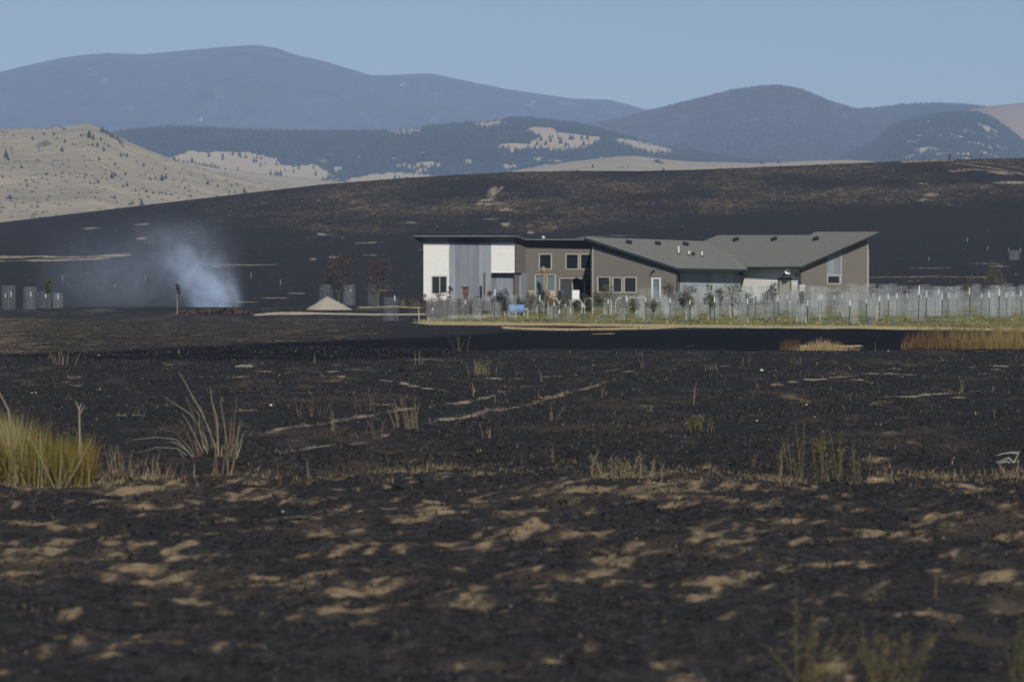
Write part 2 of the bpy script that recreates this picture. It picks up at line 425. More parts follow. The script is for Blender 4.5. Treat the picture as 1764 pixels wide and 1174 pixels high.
gravel = np.maximum(gravel, 0.6 * np.where(near, sstep(735, 800, PX) * sstep(541, 543.5, PY) * sstep(550, 546, PY) * sstep(900, 840, PX), 0))
# the burned ridge
hb = interp(PX, [(-600, 420), (0, 400), (300, 392), (560, 402), (800, 404), (930, 398), (1100, 385), (1300, 367), (1500, 357), (1764, 345), (2300, 330)])
ridge = near & (YY > 640)
upper = np.where(ridge, sstep(hb + 5, hb - 6, PY + 4 * nH2), 0)
brown = np.maximum(brown, upper * (0.62 + 0.35 * nH2 + 0.25 * nH) * sstep(100, 480, PX + 80 * nH))
brown = np.maximum(brown, np.where(ridge, 0.35 * sstep(0.1, 0.5, nH2 + 0.3 * nH) * sstep(hb + 90, hb, PY), 0))
brown = np.maximum(brown, np.where(near & (YY > 560), 0.55 * sstep(468, 474, PY) * sstep(505, 485, PY) * sstep(1480, 1540, PX) * (0.6 + nH2), 0))
for b in [(1685, 293, 34, 3, .08), (1725, 298, 26, 3, .05), (1590, 316, 10, 3, 0), (1650, 297, 20, 2, 0), (1602, 336, 16, 4, 0), (1745, 314, 40, 4, 0), (1590, 345, 10, 4, 0), (850, 330, 14, 9, -.7), (838, 345, 16, 5, -.2),
          (855, 326, 7, 3, 0), (870, 360, 20, 4, 0), (845, 352, 30, 3, 0), (1060, 404, 46, 2.6, 0), (1010, 406, 30, 1.5, -.1), (905, 290, 12, 3, 0), (160, 392, 25, 2, 0), (245, 388, 14, 2.2, 0), (240, 413, 12, 2, 0),
          (915, 398, 10, 2.5, 0), (870, 388, 12, 2, 0), (845, 380, 20, 1.4, 0), (725, 431, 9, 1.4, 0), (640, 438, 18, 1, 0), (575, 441, 14, 1, 0), (540, 443, 10, 1, 0), (560, 402, 18, 1.4, 0), (365, 417, 9, 1.2, 0),
          (710, 386, 16, 1.4, 0), (640, 418, 30, 1, -.05), (330, 404, 9, 1, 0), (30, 428, 8, 1, 0), (1700, 452, 40, 1, 0), (1600, 460, 50, .8, 0), (1720, 456, 30, 1, 0), (660, 500, 20, 1, 0), (510, 505, 20, 1, 0),
          (470, 513, 30, 1, 0), (420, 520, 30, 1, 0)]:
    pale = np.maximum(pale, blob(*b, wob=0.7))
for pts, w in [([(-60, 446), (60, 441), (150, 440), (225, 437.5)], 1.6), ([(-60, 450), (40, 446), (120, 444), (190, 441)], 1.4), ([(352, 453), (395, 454), (440, 455), (478, 454)], 1.5), ([(368, 457), (420, 457)], 1.1),
               ([(1640, 281), (1700, 288), (1764, 300), (1850, 318)], 1.3), ([(1660, 278), (1720, 284), (1764, 291), (1850, 303)], 1.1), ([(1556, 279), (1600, 276.5), (1640, 276)], 3.2),
               ([(900, 293), (940, 291)], 2.0), ([(866, 322), (840, 345), (826, 352)], 2.2), ([(1500, 478), (1600, 476), (1700, 478)], 1.0)]:
    pale = np.maximum(pale, stroke(pts, w, 0.45))
nM = fbm(XX / .5, YY / 2.4, 3, 131); nS = fbm(XX / 22, YY / 120, 4, 133)
nE = fbm((XX - .33 * YY) / .17, YY / 1.7, 3, 135); nF = fbm((XX - .30 * YY) / .6, YY / 3.2, 3, 139)
tex = np.clip(.62 + 1.25 * nE + 1.0 * nF + .45 * nD + .3 * nC, 0, 1.15)
ash = np.where(YY < 75, .55 * sstep(-.2, .8, nC * .8 + nD * .8 + nB * .3), ash * np.clip(.6 + nM + .6 * nC, 0, 1))
soil = np.where(YY < 78, soil * tex, soil * np.clip(.55 + 1.6 * nM, 0, 1.2))
nG = fbm((XX - .36 * YY) / .12, YY / 1.1, 3, 161)
soil = np.where(YY < 78, np.maximum(soil * .93, .80 * np.clip(band, 0, 1) * sstep(.02, .55, nG * .8 + nF * .7 + nB * .35)), soil)
pale = np.where((YY > 62) & (YY < 300), pale * np.clip(.42 + 1.7 * nM + .6 * nC, 0, 1.1), pale)
pale = np.maximum(pale, trk * np.clip(.60 + .30 * nC + .1 * nM, .38, .75))
straw = np.where(YY < 75, straw * np.clip(.55 + 1.3 * nC + .8 * nD, 0, 1.2), straw)
brown = np.where((YY < 75) & (YY > 20), .62 * sstep(.05, .75, nB * .9 + nA * .8 + nC * .5 + .30 * band), brown)
brown = np.where(ridge, brown * np.clip(.85 + .9 * nS, .25, 1.3) + .38 * sstep(.05, .5, nS) * sstep(hb + 130, hb, PY) * (upper < .5), brown)
midm = (YY >= 62) & (YY < 215)
brown = np.where(midm, np.maximum(brown, .62 * sstep(-.25, .5, fbm(XX / 3.2, YY / 14, 4, 151) + .5 * nM)), brown)
ash = np.where(midm, np.maximum(ash, .75 * sstep(.1, .55, fbm(XX / 1.6, YY / 9, 3, 153) + .4 * nM) * sstep(66, 110, YY)), ash)
a1 = np.stack([soil, straw, ash, brown], -1); a2 = np.stack([green, char, gravel, pale], -1)
gm = grid_mesh('ground', XX, YY, ZZ, {'ma': a1, 'mb': a2})

t = NT('burned_ground')
pos = t.pos()
n1 = t.noise(pos, 9.0, 5, 0.7); n2 = t.noise(pos, 1.1, 4, 0.6); n3 = t.noise(pos, 26.0, 3, 0.7)
n4 = t.noise(t.map(pos, (1, 0.06, 0.5)), 1.1, 4, 0.7)
s1 = t.n('ShaderNodeSeparateColor'); at = t.attr('ma'); t.set(s1.inputs[0], at.outputs['Color'])
s2 = t.n('ShaderNodeSeparateColor'); at2 = t.attr('mb'); t.set(s2.inputs[0], at2.outputs['Color'])
def sharp(m, nz, k=3.0, amt=0.7, off=0.38):
    v = t.math('MULTIPLY_ADD', t.math('SUBTRACT', nz, 0.5), amt, m)
    return t.math('MULTIPLY', t.math('SUBTRACT', v, off), k, clamp=True)
c = t.mix(t.math('MULTIPLY_ADD', t.math('SUBTRACT', n1, 0.45), 2.4, 0.4, clamp=True), (0.0065, 0.007, 0.0085), (0.050, 0.050, 0.053))
c = t.mix(t.math('MULTIPLY', t.math('SUBTRACT', n2, 0.5), 2.6, clamp=True), c, (0.010, 0.0105, 0.0125))
c = t.mix(t.math('MULTIPLY', t.math('SUBTRACT', n3, 0.56), 5.0, clamp=True), c, (0.085, 0.083, 0.082))
c = t.mix(sharp(s1.outputs[2], n1, 1.1, 1.6, 0.45), c, (0.10, 0.102, 0.110))
nb = t.math('MULTIPLY_ADD', n4, 0.6, t.math('MULTIPLY', n1, 0.4))
c = t.mix(sharp(at.outputs['Alpha'], nb, 1.5, 1.5, 0.35), c, (0.098, 0.076, 0.056))
c = t.mix(t.math('MULTIPLY', sharp(at.outputs['Alpha'], n4, 5.0, 2.8, 0.78), 0.7), c, (0.17, 0.135, 0.09))
c = t.mix(s2.outputs[1], c, (0.0105, 0.011, 0.0135))
soilc = t.mix(t.math('MULTIPLY_ADD', t.math('SUBTRACT', n1, 0.5), 2.0, 0.5, clamp=True), (0.125, 0.092, 0.060), (0.38, 0.295, 0.185))
mr = t.n('ShaderNodeMapping'); t.set(mr.inputs['Vector'], pos); mr.inputs['Rotation'].default_value = (0, 0, R(18))
n5 = t.noise(t.map(mr.outputs[0], (1, 0.16, 1)), 4.6, 6, 0.70, 0.25)
n6 = t.math('ADD', t.math('MULTIPLY_ADD', s1.outputs[0], 1.25, -0.62), t.math('MULTIPLY', t.math('SUBTRACT', t.math('MULTIPLY_ADD', n3, 0.3, t.math('MULTIPLY', n5, 0.7)), 0.5), 3.6))
c = t.mix(t.math('MULTIPLY', t.math('ADD', n6, 0.34), 1.6, clamp=True), c, (0.070, 0.056, 0.044))
c = t.mix(t.math('MULTIPLY', t.math('ADD', t.math('MULTIPLY_ADD', s1.outputs[0], 1.25, -0.62), t.math('MULTIPLY', t.math('SUBTRACT', t.math('MULTIPLY_ADD', n3, 0.3, t.math('MULTIPLY', n5, 0.7)), 0.5), 3.6)), 1.7, clamp=True), c, soilc)
c = t.mix(sharp(at2.outputs['Alpha'], n1, 2.2, 1.0, 0.36), c, t.mix(n2, (0.22, 0.19, 0.15), (0.38, 0.32, 0.23)))
c = t.mix(sharp(s1.outputs[1], n1, 2.6, 1.0, 0.36), c, t.mix(n2, (0.36, 0.28, 0.15), (0.50, 0.41, 0.25)))
c = t.mix(sharp(s2.outputs[0], n2, 2.0, 0.8, 0.42), c, t.mix(n1, (0.15, 0.165, 0.06), (0.30, 0.28, 0.12)))
c = t.mix(sharp(s2.outputs[2], n1, 3.0, 0.3, 0.3), c, (0.46, 0.40, 0.32))
hgt = t.math('ADD', t.math('MULTIPLY', n1, 0.7), t.math('MULTIPLY', n3, 0.35))
t.bsdf(c, 0.95, 0, 0.05, bump=hgt, bstr=0.8, bdist=0.06)
gm.materials.append(t.m)
go = bpy.data.objects.new('ground', gm); link(go); tag(go, 'burned black field and ridge with tan bare patches', kind='structure')

# ------------------------------------------------------------------ far layers
def terr_mat(name, cols, speck=None, scale=0.02, bstr=0.6, bdist=6.0, vstretch=(1, 1, 0.35)):
    """cols: base pair; vertex alpha 'mk' R mixes to grass, G to bare rock, brush or painted fold shading."""
    t = NT(name); pos = t.pos()
    a = t.noise(pos, scale, 5, 0.6); b = t.noise(t.map(pos, vstretch), scale * 9, 4, 0.7)
    c = t.mix(t.math('MULTIPLY_ADD', t.math('SUBTRACT', t.math('MULTIPLY_ADD', a, 0.5, t.math('MULTIPLY', b, 0.5)), 0.5), 3.0, 0.5, clamp=True), cols[0], cols[1])
    s = t.n('ShaderNodeSeparateColor'); t.set(s.inputs[0], t.attr('mk').outputs['Color'])
    c = t.mix(t.math('MULTIPLY', t.math('SUBTRACT', t.math('MULTIPLY_ADD', t.math('SUBTRACT', b, 0.5), 0.5, s.outputs[0]), 0.35), 4.0, clamp=True), c, t.mix(a, cols[2], cols[3]))
    c = t.mix(t.math('MULTIPLY', t.math('SUBTRACT', t.math('MULTIPLY_ADD', t.math('SUBTRACT', b, 0.5), 1.4, s.outputs[1]), 0.45), 2.2, clamp=True), c, cols[4])
    t.bsdf(c, 0.95, 0, 0.05, bump=t.math('ADD', a, t.math('MULTIPLY', b, 0.4)), bstr=bstr, bdist=bdist)
    return t.m

class Layer:
    def __init__(s, name, crest, yc, yf, zf, amp=0.05, nscale=500.0, pw=0.8, seed=1, px0=-500, px1=2300, ncol=700, nrow=90, rough=1.0):
        s.crest = crest; s.yc = yc; s.yf = yf; s.zf = zf; s.amp = amp; s.ns = nscale; s.pw = pw; s.seed = seed
        s.name = name; s.px0 = px0; s.px1 = px1; s.ncol = ncol; s.nrow = nrow; s.rough = rough
    def zc(s, px):
        c = interp(px, s.crest) + s.rough * fbm(np.asarray(px) / 22.0, 0 * np.asarray(px) + s.seed, 3, s.seed)
        return CAMZ + (508 - c) / F * s.yc
    def at(s, px, t_):
        px = np.asarray(px, float); t_ = np.asarray(t_, float)
        y = s.yf + (s.yc - s.yf) * t_
        x = (px - 882) / F * y
        zc = s.zc(px)
        k = np.sin(np.clip(t_, 0, 1) * math.pi / 2) ** s.pw
        env = np.clip(4 * t_ * (1 - t_), 0, 1)
        n = fbm(x / s.ns, y / (s.ns * 1.6), 5, s.seed) * env
        n = n - 0.6 * np.abs(fbm(x / (s.ns * .6) + 9, y / (s.ns * 2.4), 3, s.seed + 5)) * env
        g = k + s.amp * 1.1 * n
        g = np.where(g > .95, .95 + .05 * np.tanh((g - .95) / .05), g); g = np.where(t_ >= 1, 1.0, g)
        ef = (s.zf - CAMZ) / s.yf; ec = (zc - CAMZ) / s.yc
        z = CAMZ + (ef + (ec - ef) * g) * y
        z = np.where(t_ > 1, s.zf + (zc - s.zf) * np.maximum(0, 1 - (t_ - 1) * 4.0), z)
        return x, y, z
    def find(s, px, py):
        tt = np.linspace(0.02, 1, 500); x, y, z = s.at(np.full(500, float(px)), tt)
        _, pp = proj(x, y, z); i = int(np.argmin(np.abs(pp - py)))
        return np.array((x[i], y[i], z[i]))
    def build(s, mat, mask, label):
        pxs = np.linspace(s.px0, s.px1, s.ncol); tt = np.concatenate([np.linspace(0, 1, s.nrow), [1.02, 1.08, 1.25]])
        T, Q = np.meshgrid(tt, pxs, indexing='ij'); X, Y, Z = s.at(Q, T); pX, pY = proj(X, Y, Z)
        mk = np.zeros(X.shape + (4,)); r, g = mask(X, Y, pX, pY); mk[..., 0] = r; mk[..., 1] = g
        m = grid_mesh(s.name, X, Y, Z, {'mk': mk}); m.materials.append(mat)
        o = bpy.data.objects.new(s.name, m); link(o); tag(o, label, kind='structure'); return o

def poly_in(px, py, poly):
    ins = np.zeros(np.shape(px), bool); n = len(poly)
    for i in range(n):
        x0, y0 = poly[i]; x1, y1 = poly[(i + 1) % n]
        c = ((y0 > py) != (y1 > py)) & (px < (x1 - x0) * (py - y0) / (y1 - y0 + 1e-9) + x0)
        ins ^= c
    return ins

TANH = Layer('grass_hill', [(-700, 262), (-200, 232), (0, 222.5), (30, 221), (60, 222), (100, 219), (130, 215.5), (150, 213), (162, 215), (180, 223), (205, 236), (240, 252), (270, 264), (300, 276), (340, 288),
              (400, 304), (450, 315), (500, 324), (560, 333), (640, 345), (900, 380), (2300, 470)], 4000, 2450, 26, amp=0.17, nscale=330, pw=0.9, seed=7, px1=1000, ncol=420, nrow=110, rough=0.5)
TAN2 = Layer('grass_slope', [(-300, 300), (180, 284), (240, 270), (275, 268), (330, 281), (390, 290), (450, 300), (520, 307), (600, 314), (700, 330), (1200, 400)], 5400, 4300, 40, amp=0.07, nscale=420, pw=0.8, seed=13, px0=100, px1=1100, ncol=260, nrow=70, rough=.6)
PALE = Layer('grass_rise', [(600, 330), (840, 303), (900, 291), (980, 279), (1060, 270), (1095, 268.5), (1180, 278), (1300, 281), (1400, 277), (1460, 275.5), (1500, 277.5), (1560, 284), (1700, 300), (2300, 340)], 5200, 3300, 30, amp=0.06, nscale=420, pw=0.8, seed=19, px0=500, px1=2300, ncol=420, nrow=60, rough=.5)
FOOT = Layer('forested_foothills', [(-500, 300), (100, 262), (170, 236), (215, 226), (290, 220), (350, 221), (420, 226), (520, 228), (620, 228), (680, 226), (740, 219), (800, 213), (850, 208), (890, 204), (940, 208), (1000, 215),
              (1060, 231), (1110, 244), (1165, 257), (1230, 268), (1300, 280), (1500, 290), (2300, 300)], 8000, 5600, 45, amp=0.09, nscale=800, pw=0.9, seed=23, px0=-400, px1=2000, ncol=640, nrow=90)
RIGHTF = Layer('right_foothills', [(900, 330), (1250, 305), (1420, 285), (1500, 250), (1530, 222), (1560, 208), (1600, 199), (1640, 195), (1685, 195), (1712, 206), (1738, 224), (1764, 246), (1900, 290), (2300, 330)], 9000, 6200, 60, amp=0.08, nscale=700, pw=0.85, seed=29, px0=1200, px1=2300, ncol=320, nrow=80)
RTAN = Layer('right_grass_hill', [(1300, 470), (1540, 330), (1600, 250), (1640, 205), (1672, 188.5), (1700, 184), (1764, 177), (1900, 168), (2300, 160)], 10000, 9100, 120, amp=0.03, nscale=700, pw=0.8, seed=31, px0=1450, px1=2300, ncol=200, nrow=40, rough=.4)
RIDG2 = Layer('back_ridge', [(1200, 260), (1380, 215), (1440, 197), (1485, 188), (1510, 187), (1550, 181), (1600, 179), (1660, 180), (1720, 188), (1800, 200), (2300, 230)], 12500, 10500, 140, amp=0.05, nscale=900, pw=0.8, seed=37, px0=1100, px1=2300, ncol=300, nrow=50)
RMTN = Layer('right_mountain', [(-200, 340), (600, 290), (860, 246), (1000, 217), (1060, 207), (1115, 192), (1160, 181), (1200, 171), (1260, 156), (1310, 148.5), (1345, 147), (1380, 154), (1430, 174), (1470, 187), (1500, 194), (1560, 208),
              (1650, 230), (1764, 262), (2300, 300)], 12000, 8300, 60, amp=0.15, nscale=1000, pw=0.95, seed=43, px0=300, px1=2000, ncol=520, nrow=100)
FMTN = Layer('far_mountain', [(-900, 190), (-300, 158), (-50, 135), (0, 124), (60, 110), (110, 99), (160, 93), (200, 92), (245, 94), (330, 86), (400, 80), (445, 78), (480, 84), (510, 95), (560, 106), (600, 118),
              (640, 130), (665, 130), (720, 127), (745, 127), (800, 139), (870, 153), (930, 162), (985, 170), (1050, 172), (1090, 182), (1130, 195), (1250, 225), (1500, 260), (2600, 300)], 18000, 12800, 120, amp=0.15, nscale=1500, pw=0.95, seed=53, px0=-700, px1=2500, ncol=640, nrow=110, rough=.8)

GRS0, GRS1 = (0.225, 0.205, 0.17), (0.46, 0.395, 0.275)
DRY = (GRS0, GRS1, GRS0, GRS1, (0.16, 0.14, 0.11))
FOR = ((0.034, 0.052, 0.062), (0.055, 0.074, 0.080), (0.36, 0.30, 0.21), (0.46, 0.385, 0.27), (0.20, 0.17, 0.14))  # forest tones are blued, adding to the haze by base colour
BRN = ((0.020, 0.032, 0.034), (0.080, 0.084, 0.080), (0.30, 0.26, 0.21), (0.40, 0.35, 0.28), (0.17, 0.155, 0.15))
dry_m = terr_mat('dry_grass_hill', DRY, scale=0.009, bdist=4, bstr=0.6)
for_m = terr_mat('conifer_slope', FOR, scale=0.006, bdist=9)
brn_m = terr_mat('burned_timber_slope', BRN, scale=0.0022, bdist=14, vstretch=(1, 0.15, 0.15))

# (clearings in the foothill forest, traced as map outlines of the open grass)
CLEAR = [[(665, 233), (672, 224), (700, 220), (722, 223), (728, 231), (700, 236)], [(808, 217), (830, 211), (868, 207), (872, 213), (840, 222)],
         [(855, 254), (862, 248), (905, 247), (930, 236), (905, 228), (915, 219), (945, 220), (965, 226), (1000, 230), (1040, 237), (1022, 250), (1000, 256), (960, 262), (940, 256), (900, 256), (880, 262)],
         [(1050, 238), (1085, 240), (1130, 250), (1168, 262), (1160, 268), (1130, 266), (1100, 258), (1070, 248)],
         [(290, 272), (330, 262), (380, 262), (420, 262), (450, 268), (470, 272), (485, 284), (515, 286), (540, 282), (560, 296), (578, 304), (500, 330), (300, 330)],
         [(572, 290), (584, 286), (590, 292), (580, 296)], [(590, 330), (600, 308), (640, 300), (690, 298), (760, 306), (760, 330)], [(890, 310), (905, 290), (940, 284), (1010, 285), (1050, 290), (1100, 320)],
         [(1395, 282), (1420, 270), (1500, 274), (1530, 286), (1500, 300), (1400, 300)], [(720, 283), (735, 278), (760, 280), (762, 284), (740, 290)]]
def foot_mask(X, Y, px, py):
    wxx = 5 * fbm(X / 60, Y / 200, 3, 101); wyy = 4 * fbm(X / 60 + 40, Y / 200, 3, 103)
    r = np.zeros(X.shape)
    for pl in CLEAR: r = np.maximum(r, poly_in(px + wxx, py + wyy, pl).astype(float))
    sp_ = sstep(0.34, 0.5, fbm(X / 30, Y / 110, 3, 107) + 0.12 * sstep(250, 290, py)) * 0.9
    return np.maximum(r, sp_ * sstep(235, 275, py) * sstep(250, 700, px)), 0 * X
def rf_mask(X, Y, px, py):
    r = np.where((px > 1560) & (py > 205), sstep(0.12, 0.32, fbm(X / 35, Y / 90, 3, 109)), 0)
    r = np.maximum(r, poly_in(px, py + 3 * fbm(X / 50, Y / 90, 2, 111), [(1530, 205), (1560, 199), (1598, 194), (1596, 203), (1570, 208), (1545, 208)]))
    return r, 0 * X
def none_mask(X, Y, px, py): return 0 * X, 0 * X
def rock_mask(X, Y, px, py):
    g = sstep(0.25, 0.6, fbm(X / 90, Y / 150, 4, 113)) * 0.8
    g = np.maximum(g, poly_in(px, py, [(60, 250), (80, 240), (92, 248), (75, 254)]) * 0.9)
    return sstep(365, 372, py + 4 * fbm(X / 120, Y / 200, 2, 115)) * sstep(200, 120, px), g * sstep(330, 240, py)
def fm_mask(X, Y, px, py):
    r = 0.9 * sstep(0.42, 0.62, fbm(X / 90, Y / 500, 4, 117) + 0.15 * np.exp(-((px - 160) / 50) ** 2 - ((py - 118) / 8) ** 2) * 2)
    return r * sstep(100, 112, py), 0.62 * sstep(-0.25, 0.6, fbm(X / 110, Y / 500, 5, 119))  # G: burn and brush mottling, also painting relief shading into the colour
def rm_mask(X, Y, px, py):
    r = 0.9 * sstep(0.40, 0.58, fbm(X / 50, Y / 300, 4, 121)) * sstep(225, 250, py)
    return r, 0.78 * sstep(-0.25, 0.55, fbm(X / 90, Y / 420, 5, 123)) * sstep(268, 215, py)  # G: lighter burn and brush patches that double as painted fold shading
TANH.build(dry_m, rock_mask, 'tan dry grass hill rising on the left beyond the burned ridge')
TAN2.build(dry_m, none_mask, 'tan grass slope behind the left hill')
PALE.build(dry_m, none_mask, 'low pale grass rise behind the burned ridge')
FOOT.build(for_m, foot_mask, 'conifer covered foothills with tan clearings')
RIGHTF.build(for_m, rf_mask, 'dark forested foothill on the right with tan flecks')
RTAN.build(terr_mat('right_grass', ((0.26, 0.2, 0.16), (0.33, 0.26, 0.2), GRS0, GRS1, (0.2, .17, .14)), scale=0.01, bdist=2, bstr=.3), none_mask, 'bare tan hill at the right edge')
RIDG2.build(for_m, none_mask, 'dark wooded ridge behind the right foothill')
RMTN.build(brn_m, rm_mask, 'blue forested mountain right of centre')
FMTN.build(brn_m, fm_mask, 'long far blue mountain across the left')

# forests: thousands of small conifers, one mass per slope
def forest(name, layer, n, hmin, hmax, mask, mat, label, pxr, seed, tmin=0.05, tmax=1.0, thin=None):
    rs = np.random.RandomState(seed)
    px = rs.uniform(pxr[0], pxr[1], n * 3); tt = rs.uniform(tmin, tmax, n * 3) ** 0.8
    x, y, z = layer.at(px, tt); pX, pY = proj(x, y, z)
    r, g = mask(x, y, pX, pY)
    keep = (rs.rand(n * 3) > r * 0.97)
    if thin is not None: keep &= rs.rand(n * 3) < thin(x, y, pX, pY)
    i = np.nonzero(keep)[0][:n]; x, y, z = x[i], y[i], z[i]; m = len(i)
    h = rs.uniform(hmin, hmax, m); w = h * rs.uniform(0.18, 0.3, m); a0 = rs.uniform(0, 6.28, m)
    V = np.zeros((m, 9, 3), np.float32)
    for k in range(4):
        a = a0 + k * math.pi / 2
        V[:, k, 0] = x + w * np.cos(a); V[:, k, 1] = y + w * np.sin(a); V[:, k, 2] = z + h * 0.08
        V[:, 4 + k, 0] = x + 0.6 * w * np.cos(a + .7); V[:, 4 + k, 1] = y + 0.6 * w * np.sin(a + .7); V[:, 4 + k, 2] = z + h * 0.5
    V[:, 8, 0] = x; V[:, 8, 1] = y; V[:, 8, 2] = z + h
    tri = []
    for k in range(4): k2 = (k + 1) % 4; tri += [(k, k2, 4 + k), (k2, 4 + k2, 4 + k), (4 + k, 4 + k2, 8)]
    T = (np.array(tri)[None] + (np.arange(m) * 9)[:, None, None]).reshape(-1, 3).astype(np.int32)
    me = bpy.data.meshes.new(name); me.vertices.add(m * 9); me.vertices.foreach_set('co', V.ravel())
    me.loops.add(T.size); me.loops.foreach_set('vertex_index', T.ravel()); me.polygons.add(len(T))
    me.polygons.foreach_set('loop_start', np.arange(0, T.size, 3, dtype=np.int32))
    try: me.polygons.foreach_set('loop_total', np.full(len(T), 3, np.int32))
    except Exception: pass
    me.update(calc_edges=True); me.materials.append(mat)
    o = bpy.data.objects.new(name, me); link(o); tag(o, label, kind='stuff')
con_m = simple('hazy_conifer_green', (0.040, 0.060, 0.062), 0.9, 0.35, 0.01)  # tree colour carries the same blue haze tint as the slopes
snag_m = simple('burned_conifers', (0.06, 0.06, 0.062), 0.9, 0.4, 0.01)
forest('foothill_forest', FOOT, 26000, 3.6, 7.5, foot_mask, con_m, 'conifer forest covering the middle foothills', (-60, 1500), 3)
forest('right_foothill_forest', RIGHTF, 9000, 4, 8, rf_mask, con_m, 'conifer forest on the right foothill', (1440, 1900), 5)
forest('right_mountain_forest', RMTN, 18000, 4, 8.5, rm_mask, snag_m, 'thin forest on the right mountain', (850, 1800), 7, tmin=0.2)
forest('back_ridge_forest', RIDG2, 5000, 5, 9, none_mask, con_m, 'dark forest on the ridge behind', (1380, 1850), 9, tmin=.3, thin=lambda x, y, px, py: 0.3 + 0 * x)
forest('far_mountain_forest', FMTN, 16000, 4, 8, fm_mask, snag_m, 'far forest on the long mountain', (-60, 1250), 11, tmin=0.3)

# ------------------------------------------------------------------ haze
hz = MB(); hz.box((-4200, -400, -8), (4200, 20600, 830))
t = NT('haze_air'); pv = t.n('ShaderNodeVolumePrincipled'); pv.inputs['Color'].default_value = (0.455, 0.625, 1.0, 1)
pv.inputs['Density'].default_value = HAZE_D; pv.inputs['Anisotropy'].default_value = -0.42
t.t.links.new(pv.outputs[0], t.out.inputs['Volume'])
hzo = hz.build('haze', t.m); tag(hzo, 'thin blue haze over the whole valley', kind='stuff')

# ------------------------------------------------------------------ the house
white_m = simple('white_siding', (0.72, 0.72, 0.69), 0.6, 0.05, 2.0)
brown_m = simple('brown_grey_siding', (0.165, 0.150, 0.128), 0.65, 0.10, 1.5)
trim_m = simple('cream_trim', (0.50, 0.47, 0.40), 0.6, 0.06, 4)
dark_m = simple('dark_fascia', (0.020, 0.023, 0.032), 0.6, 0.2, 3)
pvc_m = simple('white_plastic', (0.78, 0.78, 0.76), 0.4, 0.04, 4)
wood_m = simple('brown_timber', (0.32, 0.225, 0.13), 0.75, 0.3, 5, stretch=(3, 3, .4))
rust_m = simple('rusty_brown', (0.15, 0.072, 0.04), 0.85, 0.5, 4)
tan_m = simple('tan_door_paint', (0.36, 0.33, 0.25), 0.6, 0.08, 3)
glass_m = simple('window_glass', (0.014, 0.018, 0.024), 0.06, 0.3, 0.8, spec=0.5)
pale_reflection_m = simple('pale_reflection_glass', (0.13, 0.19, 0.22), 0.10, 0.25, 1.5, spec=0.5)  # pale curtains and a bluish reflection are put into the pane colour
def metal_mat():
    t = NT('weathered_corrugated_steel'); o = t.obj()
    st = t.noise(t.map(o, (1, 1, 0.035)), 6.0, 5, 0.8); bl = t.noise(o, 0.9, 4, 0.6); fine = t.noise(t.map(o, (1, 1, 0.4)), 9, 3)
    c = t.mix(st, (0.13, 0.15, 0.185), (0.50, 0.53, 0.57))
    c = t.mix(t.math('MULTIPLY', t.math('SUBTRACT', bl, 0.52), 2.5, clamp=True), c, (0.27, 0.28, 0.30))
    c = t.mix(t.math('MULTIPLY', t.math('SUBTRACT', fine, 0.62), 3.0, clamp=True), c, (0.22, 0.205, 0.19))
    sc = t.n('ShaderNodeVectorMath', operation='SCALE'); t.set(sc.inputs[0], c); t.set(sc.inputs['Scale'], t.math('MULTIPLY_ADD', t.rnd(), 0.45, 0.77))
    t.bsdf(sc.outputs[0], 0.6, 0.25, 0.4, bump=st, bstr=0.1); return t.m
steel_m = metal_mat()
def shingle_mat():
    t = NT('grey_shingles'); o = t.obj()
    a = t.noise(t.map(o, (1.2, 1.2, 2.5)), 3.0, 4, 0.7); b = t.noise(t.map(o, (0.35, 0.35, 1)), 0.35, 3); f = t.noise(o, 14, 2)
    c = t.mix(t.math('MULTIPLY_ADD', t.math('SUBTRACT', a, 0.5), 2.2, 0.5, clamp=True), (0.13, 0.13, 0.125), (0.20, 0.20, 0.19))
    c = t.mix(t.math('MULTIPLY', f, 0.35), c, (0.10, 0.10, 0.10)); c = t.mix(t.math('MULTIPLY', b, 0.3), c, (0.17, 0.165, 0.15))
    t.bsdf(c, 0.95, 0, 0.1, bump=a, bstr=0.2); return t.m
shingle_m = shingle_mat()

HZ = 0.85         # ground level at the house
house = empty('house', (10, 576, HZ), 'long modern house with grey shingle wings and white, brown and metal clad walls', 'house')
HO = np.array((10.0, 576.0, HZ))
def hb(mb, name, mat, parent=None):
    """Build a part of the house in the house's own space."""
    off = HO if parent is None else HO
    mb.v = [tuple(np.array(q) - off) for q in mb.v]
    return mb.build(name, mat, parent if parent is not None else house)

class Wall:
    """A vertical wall from photo column px0 at depth d0 to px1 at depth d1."""
    def __init__(s, px0, d0, px1, d1):
        s.a = P(px0, 508, d0)[:2]; s.b = P(px1, 508, d1)[:2]
        v = s.b - s.a; s.L = float(np.linalg.norm(v)); s.t = v / s.L; s.n = np.array((s.t[1], -s.t[0]))   # n faces the camera
    def uz(s, px, py):
        # ray / vertical plane
        dx, up = px - 882.0, 587.0 - py; dy = F * cp + up * sp; dz = -F * sp + up * cp
        den = dx * s.n[0] + dy * s.n[1]; k = (s.a @ s.n) / den
        q = np.array((dx * k, dy * k)); return float((q - s.a) @ s.t), CAMZ + dz * k
    def pt(s, u, z, out=0.0):
        q = s.a + s.t * u + s.n * out; return np.array((q[0], q[1], z))
    def box(s, mb, u0, u1, z0, z1, o0, o1, col=None):
        v = [s.pt(u, z, o) for z in (z0, z1) for (u, o) in ((u0, o1), (u1, o1), (u1, o0), (u0, o0))]
        mb.add(v, [(0, 3, 2, 1), (4, 5, 6, 7), (0, 1, 5, 4), (1, 2, 6, 5), (2, 3, 7, 6), (3, 0, 4, 7)], col)

def top_of(us, zs): return lambda u: float(np.interp(u, us, zs))

